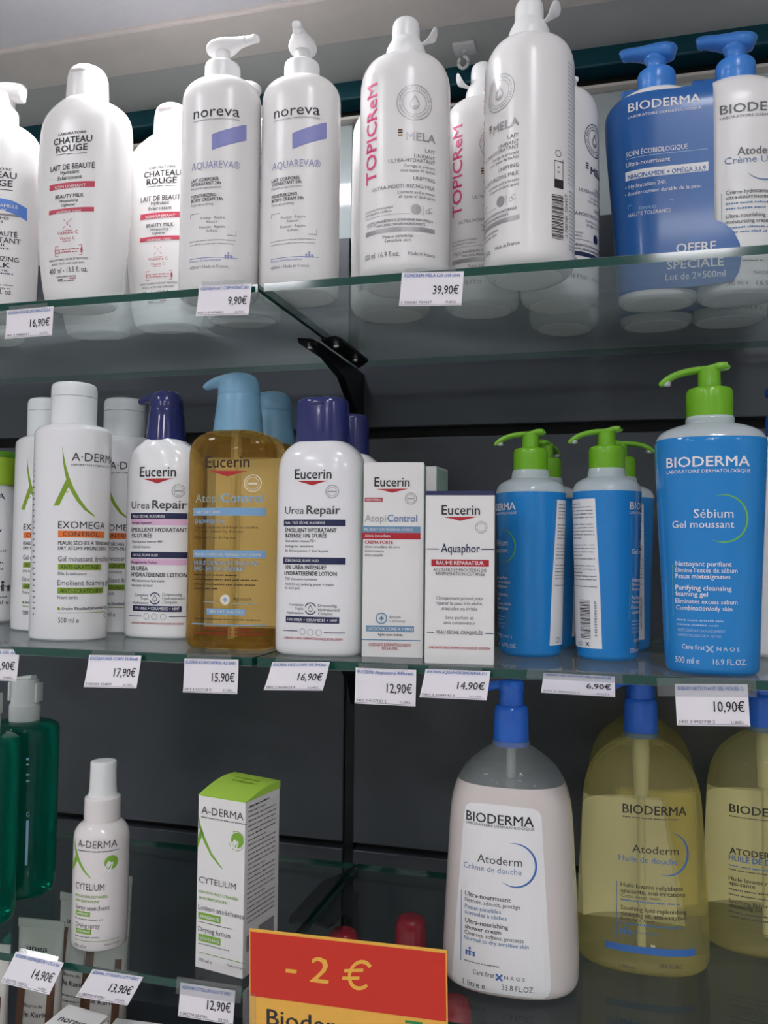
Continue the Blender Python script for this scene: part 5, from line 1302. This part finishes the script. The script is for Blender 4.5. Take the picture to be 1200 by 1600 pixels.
def carton(label, name, loc, rz, w, d, h, mats, key, group=None):
    t = thing(name, label, 'box', loc, rz, group)
    part('carton_body', box(-w/2, w/2, -d/2, d/2, 0, h, .5, 2), mats[0], t, smooth=False)
    part('top_flap', box(-w/2+.3, w/2-.3, -d/2+.3, d/2-.3, h, h+.7, .2, 1), mats[1], t, smooth=False)
    for s in (-1, 1): part('side_panel', box(s*w/2-(.25 if s < 0 else 0), s*w/2+(.25 if s > 0 else 0), -d/2+.8, d/2-.8, 1, h-1), mats[2], t, smooth=False)
    if key: printed(key, Flat((0, -d/2, 0)), t)
    return t
def back_of(x, y, deg, d): return (x-math.sin(R(deg))*d/2000, y+math.cos(R(deg))*d/2000)
x, y = back_of(-0.1645, 0.633, 10, 34)
carton('tall slim white carton with blue and red bands above the 12,90€ tag', 'cream_carton', (x, y, ZM), R(10), 46, 34, 147, ('carton', 'carton', 'carton_green'), 'atopibox', 'slim cream cartons')
t = carton('tall slim carton behind the front one, only its pale side edge showing', 'cream_carton', (-0.1700, 0.735, ZM), R(-6), 46, 34, 152, ('carton', 'carton', 'carton_green'), 'atopibox', 'slim cream cartons')
x, y = back_of(-0.1095, 0.611, 8, 36)
t = carton('white carton with navy top and red band above the 14,90€ tag', 'balm_carton', (x, y, ZM), R(8), 49, 36, 123, ('carton', 'carton_navy', 'carton'), 'balmbox')
part('navy_edge', join(box(-24.6, 24.6, -18.3, -17.8, 120.6, 123.6), box(-24.8, -24.3, -18, 18, 120.6, 123.6), box(24.3, 24.8, -18, 18, 120.6, 123.6)), 'carton_navy', t, smooth=False)

def bottle_sebium(small, label, loc, rz, turn, back=True):
    k = 'sebium200' if small else 'sebium500'
    t = thing('gel_bottle', label, 'bottle', loc, rz, 'small blue gel bottles with green pumps' if small else None)
    lvl, top = (127, 145.5) if small else (158, 174.5)
    pts, n = BODY[k]
    part('bottle_body', loft(slice_z(pts, 0, lvl), n, 56), 'blue_gel', t, sharp=50)
    part('bottle_shoulder', loft(slice_z(pts, lvl+.02, top), n, 56), 'frosted_shell', t, sharp=50)
    add_pump_green(t, top-3, turn, .88 if small else 1.0)
    S = SURF[k]
    if small:
        printed('sebium500', S, t, swap={'16.9 FL.OZ.': '6.7 FL.OZ.', '500 ml e': '200 ml e'}, sc_=.82)
        h = S.L[-1]/2; rn = random.Random(8)
        f = [('r', 'back_label', 'paper', -35, 9, 35, 121)]
        for i in range(25):
            if i % 6 != 5: f += [('m', 'small_print', 'greyink2', -33, 117-i*2.6, -2, 1.1), ('m', 'small_print', 'greyink2', 2, 117-i*2.6, 33 if i % 5 else 22, 1.1)]
        f += [('r', 'barcode', 'ink', 17, 16+i*1.1, 27, 16+i*1.1+rn.choice((.35, .6, .75))) for i in range(27)]+[('v', 'small_print', 'ink2', '3401398336650', 32, 18, 26, 1.8, 0), ('o', 'small_print', 'ink2', 17, 12, 1.6, .4, 0, 360, 0), ('i', 'small_print', 'ink2', 'cross', 24, 12, 1.4), ('o', 'small_print', 'ink2', -27, 13, 2, .4, 0, 360, 0)]
        printed(f, S, t, du=h)
    else: printed(k, S, t)
    return t
s1 = bottle_sebium(True, 'small blue gel bottle with green pump next to the navy-topped carton', (-0.0675, 0.694, ZM), R(-57), R(180+57-4))
s2 = dup(s1, (-0.0085, 0.690, ZM), R(91), 'small blue gel bottle turned to show its white back label and barcode')
for c in s2.children:
    if c.name.startswith('pump'): c.rotation_euler[2] = R(180-91-4)
d = dup(s1, (-0.0615, 0.765, ZM), R(-30), 'small blue gel bottle behind the one beside the carton, green pump peeping out')
for c in d.children:
    if c.name.startswith('pump'): c.rotation_euler[2] = R(100)
d = dup(s1, (0.0010, 0.768, ZM), R(150), 'small blue gel bottle behind the barcode one, nozzle turned right')
for c in d.children:
    if c.name.startswith('pump'): c.rotation_euler[2] = R(-150)
bottle_sebium(False, 'large blue gel bottle with green pump above the 10,90€ tag', (0.0614, 0.633, ZM), 0, R(180-8))
t = thing('lotion_bottle', 'white bottle with blue pump half hidden behind the large blue gel bottle', 'bottle', (0.131, 0.752, ZM))
body('atoderm', 'white_plastic', t); add_pump_blue(t, 174.6, R(105), 'deep_blue_plastic'); printed('atoderm_cream', SURF['atoderm'], t)

# ================================================================== BOTTOM SHELF
def bottle_teal(label, loc, rz, cm):
    t = thing('gel_bottle', label, 'bottle', loc, rz, 'teal gel bottles')
    body('gel_green', 'teal_gel', t)
    c = part('cap', lathe(rprof([(14, -1), (14, -1), (14.2, 14), (13.6, 16), (13, 17), (12.4, 36), (12.4, 36), (11.6, 38.6), (0, 39)]), 36), cm, t, (0, 0, 158.6))
    for s in (-1, 1): part('lock_wing', box(s*15-1.2, s*15+1.2, -5, 5, 18, 36, .8), cm, c)
    part('cap_top', sweep([(-9, 0, 38.5, 4, 2), (0, 0, 39.6, 6, 2.4), (9, 0, 41, 4.6, 2)], 2.4), cm, c)
    printed('gel_green', SURF['gel_green'], t); return t
tg = bottle_teal('teal gel bottle with clear cap, set back behind the one at the photo edge', (-0.5445, 0.710, ZB), 0, 'milky_cap')
t2 = bottle_teal('teal gel bottle with white cap cut off by the left photo edge', (-0.5380, 0.646, ZB), 0, 'soft_white_cap')

t = thing('spray_bottle', 'small white spray bottle with clear cap above the 13,90€ tag', 'bottle', (-0.4103, 0.636, ZB))
body('spray', 'pearl_plastic', t)
part('collar', lathe(rprof([(14.4, 0), (14.4, 0), (14.6, 3), (14.4, 18), (14.4, 18), (14, 19.4), (11.4, 20.6), (0, 20.8)]), 36), 'pearl_plastic', t, (0, 0, 99))
n_ = part('spray_head', lathe(rprof([(9, 20), (9, 34), (7, 38), (0, 38.4)]), 24), 'soft_white_cap', t, (0, 0, 99))
part('cap', lathe(rprof([(12.6, 19.6), (12.6, 19.6), (11.4, 22), (10.7, 30), (10.4, 47), (10.4, 47), (9.8, 48), (0, 48.2)]), 36), 'milky_cap', t, (0, 0, 99))
printed('spray', SURF['spray'], t)

t = thing('lotion_carton', 'white carton with lime green top above the 12,90€ tag', 'box', (-0.2901, 0.6406, ZB), R(-10.5))
part('carton_body', box(-22, 22, -24, 24, 0, 131, .5, 2), 'carton', t, smooth=False)
V = []; F = []; K = 8
for i in range(K+1):
    a = i/K; y_ = -24.2+48.4*a; z_ = 131+7.5*math.sin(math.pi*min(1, a*1.05)*.62)
    V += [(-22.3, y_, z_), (22.3, y_, 131+ (z_-131)*.75), (-22.3, y_, 130.6), (22.3, y_, 130.6)]
for i in range(K): F += [(4*i, 4*i+1, 4*i+5, 4*i+4), (4*i, 4*i+4, 4*i+6, 4*i+2), (4*i+1, 4*i+3, 4*i+7, 4*i+5), (4*i+2, 4*i+6, 4*i+7, 4*i+3)]
F += [(0, 2, 3, 1), (4*K, 4*K+1, 4*K+3, 4*K+2)]
part('top_flap', (V, F), 'carton_lime', t)
for tx, yy, ww, hh in (('A-DERMA', 9, 24, 3.6), ('CYTELIUM', 2, 20, 3.4)):
    P, Fq = text2d(tx, -ww/2, yy, ww, hh, 0 if tx[0] == 'A' else 1)
    zs = [131+7.5*math.sin(math.pi*min(1, (q+24.2)/48.4*1.05)*.62)*(1-.25*(p+22.3)/44.6)+.25+r for p, q, r in P]
    part('top_lettering', ([(p[0], p[1], z) for p, z in zip(P, zs)], Fq), 'agreen', t, smooth=False)
printed('lotionbox', Flat((0, -24, 0)), t)
rowsS = [('m', 'small_print', 'greyink2', -20, 122-i*3.6, 18 if i % 6 else 4, 1.5) for i in range(24)]+[('m', 'small_print', 'ink', -20, 125.5, 8, 2)]
rowsS += [('r', 'barcode', 'ink', -20+i*.9, 18, -20+i*.9+w, 30) for i, w in enumerate([.3, .6, .3, .5, .3, .6, .4, .3, .6, .3, .5, .3, .6, .3])]+[('r', 'small_print', 'greyink', -4, 14, 18, 32)]
printed(rowsS, Flat((22, 0, 0), R(90)), t)

def bottle_litre(label, loc, rz, kind, key, turn):
    t = thing('shower_bottle', label, 'bottle', loc, rz, None if kind == 'cream' else 'large clear bottles of pale shower oil')
    pts, n = BODY['litre']; S = SURF['litre']
    if kind == 'cream':
        part('bottle_body', loft(slice_z(pts, 0, 150), n, 60), 'cream_fill', t, sharp=50)
        part('bottle_shoulder', loft(slice_z(pts, 150.02, 179), n, 60), 'clear_shell', t, sharp=50)
        part('dip_tube', lathe([(0, 150.1), (3.6, 150.1), (3.6, 180), (0, 180)], 14), 'dip_tube', t)
    else:
        body('litre', 'pale_oil', t, N=60)
        part('dip_tube', lathe([(0, 8), (3.2, 8), (3.2, 178), (0, 178)], 14), 'dip_tube', t)
        part('pump_chamber', lathe(rprof([(0, 128), (5.4, 128), (5.8, 132), (5.8, 174), (0, 174)]), 18), 'dip_tube', t)
        h = S.L[-1]/2; P, F = rect2d(h-30, 20, h+52, 118); part('back_label', (S.map(P, -.5), F), 'paper', t)
    add_pump_litre(t, 177, turn)
    printed(key, S, t); return t
bottle_litre('large bottle of pinkish cream with white label beside the red sign', (-0.0795, 0.672, ZB), 0, 'cream', 'creme', R(170))
lo = bottle_litre('large clear bottle of pale yellow oil with blue pump between the cream and the edge', (0.0174, 0.736, ZB), 0, 'oil', 'huile', R(200))
dup(lo, (0.0190, 0.825, ZB), R(180), 'clear oil bottle behind the middle one, only its rounded shoulders showing')
bottle_litre('large clear oil bottle cut off by the right photo edge', (0.1184, 0.792, ZB), 0, 'oil', 'huile_old', R(150))

# ================================================================== UNDER THE GLASS
def tube(label, loc, rz, txt):
    t = thing('cream_tube', label, 'tube', loc, rz, 'white and brown cream tubes on the shelf board')
    H = 122
    S = [(24+H*a, 20+3.5*a, 17*(1-a)**.8+.9) for a in np.linspace(0, 1, 12)]
    part('tube_body', loft(S, 2.2, 36), 'tube_white', t)
    part('crimp', box(-23.8, 23.8, -1.1, 1.1, 24+H-1, 24+H+7, .5), 'tube_white', t)
    part('cap', lathe(rprof([(17, 0), (17, 0), (17.4, 2), (17, 23), (15, 24.4), (0, 24.4)])), 'tube_brown', t)
    def ysurf(z): return -(17*(1-min(1, max(0, (z-24)/H)))**.8+.9)
    class TS:
        def map(self, uv, lift):
            return np.stack([uv[:, 0], np.array([ysurf(v)*(1-min(.98, abs(u)/22)**2.2)**(1/2.2) for u, v in uv])-lift-.2, uv[:, 1]], 1)
    L = [('r', 'colour_band', 'tube_brown', -19.5, 30, -9, 122), ('r', 'colour_band', 'tube_brown', 13, 30, 19, 110)]+[('t', 'brand_lettering', 'ink2', txt[0], -12, 126, 22, 5, 1), ('t', 'product_lettering', 'ink2', 'Beurre de', -8, 78, 18, 3, 0), ('t', 'product_lettering', 'ink2', txt[1], -8, 70, 26, 4.4, 1), ('m', 'small_print', 'greyink2', -8, 60, 14, 2), ('m', 'small_print', 'greyink2', -8, 55, 12, 2)]
    printed(L, TS(), t)
    return t
tb = tube('white tube with dark lettering standing on the board under the spray bottle', (-0.5230, 0.715, Z4), R(4), ('unea', 'le Karité'))
dup(tb, (-0.5230, 0.775, Z4), R(-4), 'white tube standing behind the lettered one, under the glass shelf')
dup(tb, (-0.5390, 0.660, Z4), R(6), 'white tube at the left photo edge below the teal bottles')
dup(tb, (-0.4770, 0.752, Z4), R(3), 'white tube below the small spray bottle, seen under the shelf edge')
dup(tb, (-0.5230, 0.832, Z4), R(3), 'rearmost white tube below the small spray bottle')
for x, y, rz, h, lb in ((-0.392, 0.578, -8, 146, 'pale carton with dark lettering on its slanted top, below the 13,90€ tag'), (-0.352, 0.590, 4, 137, 'pale carton whose top just shows at the bottom photo edge')):
    t = thing('small_carton', lb, 'box', (x, y, Z4), R(rz), 'small cartons at the foot')
    part('carton_body', box(-19, 19, -14, 14, 0, h, .5), 'carton', t, smooth=False)
    V, F = box(-19.3, 19.3, -14.3, 14.3, h, h+1, .3); V = [(a, b, c+(b+14)*.12) for a, b, c in V]
    part('top_flap', (V, F), 'carton', t, smooth=False)
    P, F = text2d('noreva', -13, -4, 26, 6.4, 1); part('brand_lettering', ([(a, b, h+1.25+c+(b+14)*.12) for a, b, c in P], F), 'ink2', t, smooth=False)
def redcap(label, loc, h):
    t = thing('capped_bottle', label, 'bottle', loc, 0, 'red capped bottles below the glass')
    part('bottle_body', loft(cr([(0, 0, 0), (0, 15, 13), (0, 15, 13), (3, 17, 15), (h-62, 17, 15), (h-55, 15.5, 14), (h-53, 0, 0)], 4), 2.2), 'red_plastic', t)
    part('cap', loft(cr([(h-53, 14.6, 13), (h-53, 14.6, 13), (h-12, 14.2, 12.6), (h-4, 12, 10.6), (h-.8, 7, 6), (h, 0, 0)], 4), 2.3), 'red_plastic', t)
redcap('dark red capped bottle seen through the glass beside the large cream bottle', (-0.187, 0.800, Z4), 164)
redcap('dark red bottle top just above the red sign', (-0.250, 0.790, Z4), 148)
redcap('dark red bottle below the corner of the large cream bottle', (-0.128, 0.700, Z4), 146)

# ================================================================== PRICE TAGS AND SIGN
TAGLAB = {'t0': 'on the top shelf edge under the large oval bottle', 't1': 'on the top shelf edge under the swoosh bottle', 't2': 'on the top shelf edge under the pink lettered bottle',
 'm0': 'cut off at the left, on the middle shelf edge', 'm1': 'below the navy pump bottle', 'm2': 'below the gold oil bottle', 'm3': 'below the navy flip cap bottle', 'm4': 'below the slim carton with blue and red bands',
 'm5': 'below the navy-topped carton', 'm6': 'below the small blue gel bottles', 'm7': 'below the large blue gel bottle', 'l0': 'at the bottom left below the teal bottles', 'l1': 'below the small spray bottle', 'l2': 'below the lime-topped carton'}
for nm, X, Z, w, h, rl, tilt, yw in TAGS:
    a, price, b, cpr = TAGTXT[nm]; tilt = max(0.03, tilt)
    o = thing('price_tag', f'white paper price tag {price if nm != "m0" else ""} {TAGLAB[nm]}'.replace('  ', ' '), 'price tag', (X, 0.5965, Z), 0, 'price tags')
    o.rotation_euler = (-tilt, -rl, yw) if False else (0, 0, 0)
    cy, sy = math.cos(yw), math.sin(yw)
    ex = Vector((math.cos(rl)*cy, math.cos(rl)*sy, math.sin(rl))); dn = Vector((math.sin(rl), 0, -math.cos(rl)))*math.cos(tilt)+Vector((sy, -cy, 0))*math.sin(tilt)
    upv = -dn; nrm = ex.cross(upv).normalized(); upv = nrm.cross(ex)
    M = Matrix((ex.normalized(), -nrm, upv)).transposed().to_4x4(); M.translation = (X, 0.5965, Z); o.matrix_world = M
    bend = 0.7+1.4*((hash_ := sum(map(ord, b))) % 5)/4
    class TG:
        def map(self, uv, lift): # card bows out a little towards its foot
            v = -uv[:, 1]/h; return np.stack([uv[:, 0], -lift-bend*v*v, uv[:, 1]], 1)
    nn = 8; P, F = rect2d(-w/2, -h, w/2, 0)
    P = np.array([(-w/2+w*i/4, -h+h*j/nn) for j in range(nn+1) for i in range(5)]); F = [(j*5+i, j*5+i+1, (j+1)*5+i+1, (j+1)*5+i) for j in range(nn) for i in range(4)]
    A = TG().map(P, 0); Bk = TG().map(P, -.25); k = len(P)
    rim = [i for i in range(5)]+[5*j+4 for j in range(1, nn+1)]+[5*nn+i for i in (3, 2, 1, 0)]+[5*j for j in range(nn-1, 0, -1)]
    part('card', (list(map(tuple, A))+list(map(tuple, Bk)), list(F)+[tuple(k+i for i in f[::-1]) for f in F]+[(rim[i], k+rim[i], k+rim[(i+1) % len(rim)], rim[(i+1) % len(rim)]) for i in range(len(rim))]), 'tag_paper', o)
    L = [('t', 'product_line', 'blueink', a, -w/2+1.6, -3.9, w-4, 2.4, 1), ('t', 'price', 'ink', price, w/2-2.6-len(price)*3.1, -h*.66, len(price)*3.1, 6.4, 1), ('t', 'code', 'ink2', b, -w/2+1.2, -h+1.6, w*.5, 1.8, 0), ('t', 'code', 'ink2', cpr, w/2-11.5, -h+1.6, 8, 1.6, 0), ('r', 'code', 'greyink', -w/2+.6, -h+.8, w/2-1, -h+1.0)]
    printed([('r', 'rule', 'ink2', -w/2+.6, -h+.7, w/2-1, -h+.95)]+L[:4], TG(), o)
    hold = part('clear_holder', box(-w/2+2, w/2-6, -.1, .5, -1.0, 3.2, .1, 1) if nm not in ('m6', 'm7', 'l2') else box(-w/2-11 if nm != 'l2' else -w/2-3, w/2+5, -.6, -.3, -8, 4, .1, 1), 'clear_tape', o, smooth=False)

s = thing('promotion_sign', 'red and yellow promotion card reading - 2 € clipped in front of the bottom shelf', 'sign', (-0.1815, 0.578, 1.235), 0)
s.rotation_euler = (0, R(-1.2), 0)
part('card', box(-71, 71, -.4, .4, -140, 0, .15, 1), 'sign_yellow', s, smooth=False)
part('red_strip', box(-70, 70, -.9, -.4, -46, -2, .1, 1), 'sign_red', s, smooth=False)
P, F = text2d('- 2', -44, -31, 32, 17, 1); P[:, 0] += (P[:, 1]+31)*.12
part('price_lettering', (Flat((0, -.95, 0)).map(P, .1+P[:, 2]), F), 'signyellow', s, smooth=False)
for k, (P, F) in enumerate((arc2d(11, -22.5, 9, 2.6, 42, 318), stroke([(-3, -21), (12.5, -19)], 2.3), stroke([(-3.5, -26), (10.5, -24.6)], 2.3))):   # brushed euro sign
    P = np.array(P)[:, :2]; P[:, 0] = P[:, 0]*.86+(P[:, 1]+31)*.2
    part('euro_sign_stroke', (Flat((0, -.95, 0)).map(P, .1+.05*k), F), 'signyellow', s, smooth=False)
P, F = text2d('Bioderma', -58, -64.5, 74, 11, 1); part('brand_lettering', (Flat((0, -.45, 0)).map(P, .1+P[:, 2]), F), 'ink', s, smooth=False)
ic = join2([rect2d(43, -72, 60, -59), rect2d(48, -59, 55, -54), rect2d(50, -54, 53, -50), rect2d(42, -50.5, 54, -48.6)])
part('pump_icon', (Flat((0, -.45, 0)).map(ic[0], .1), ic[1]), 'sign_green', s, smooth=False)
part('clear_clip', join(box(-76, -66, -1.6, 14, -70, -44, .8), box(-40, 40, 1, 20, -62, -60, .4)), 'clear_tape', s)
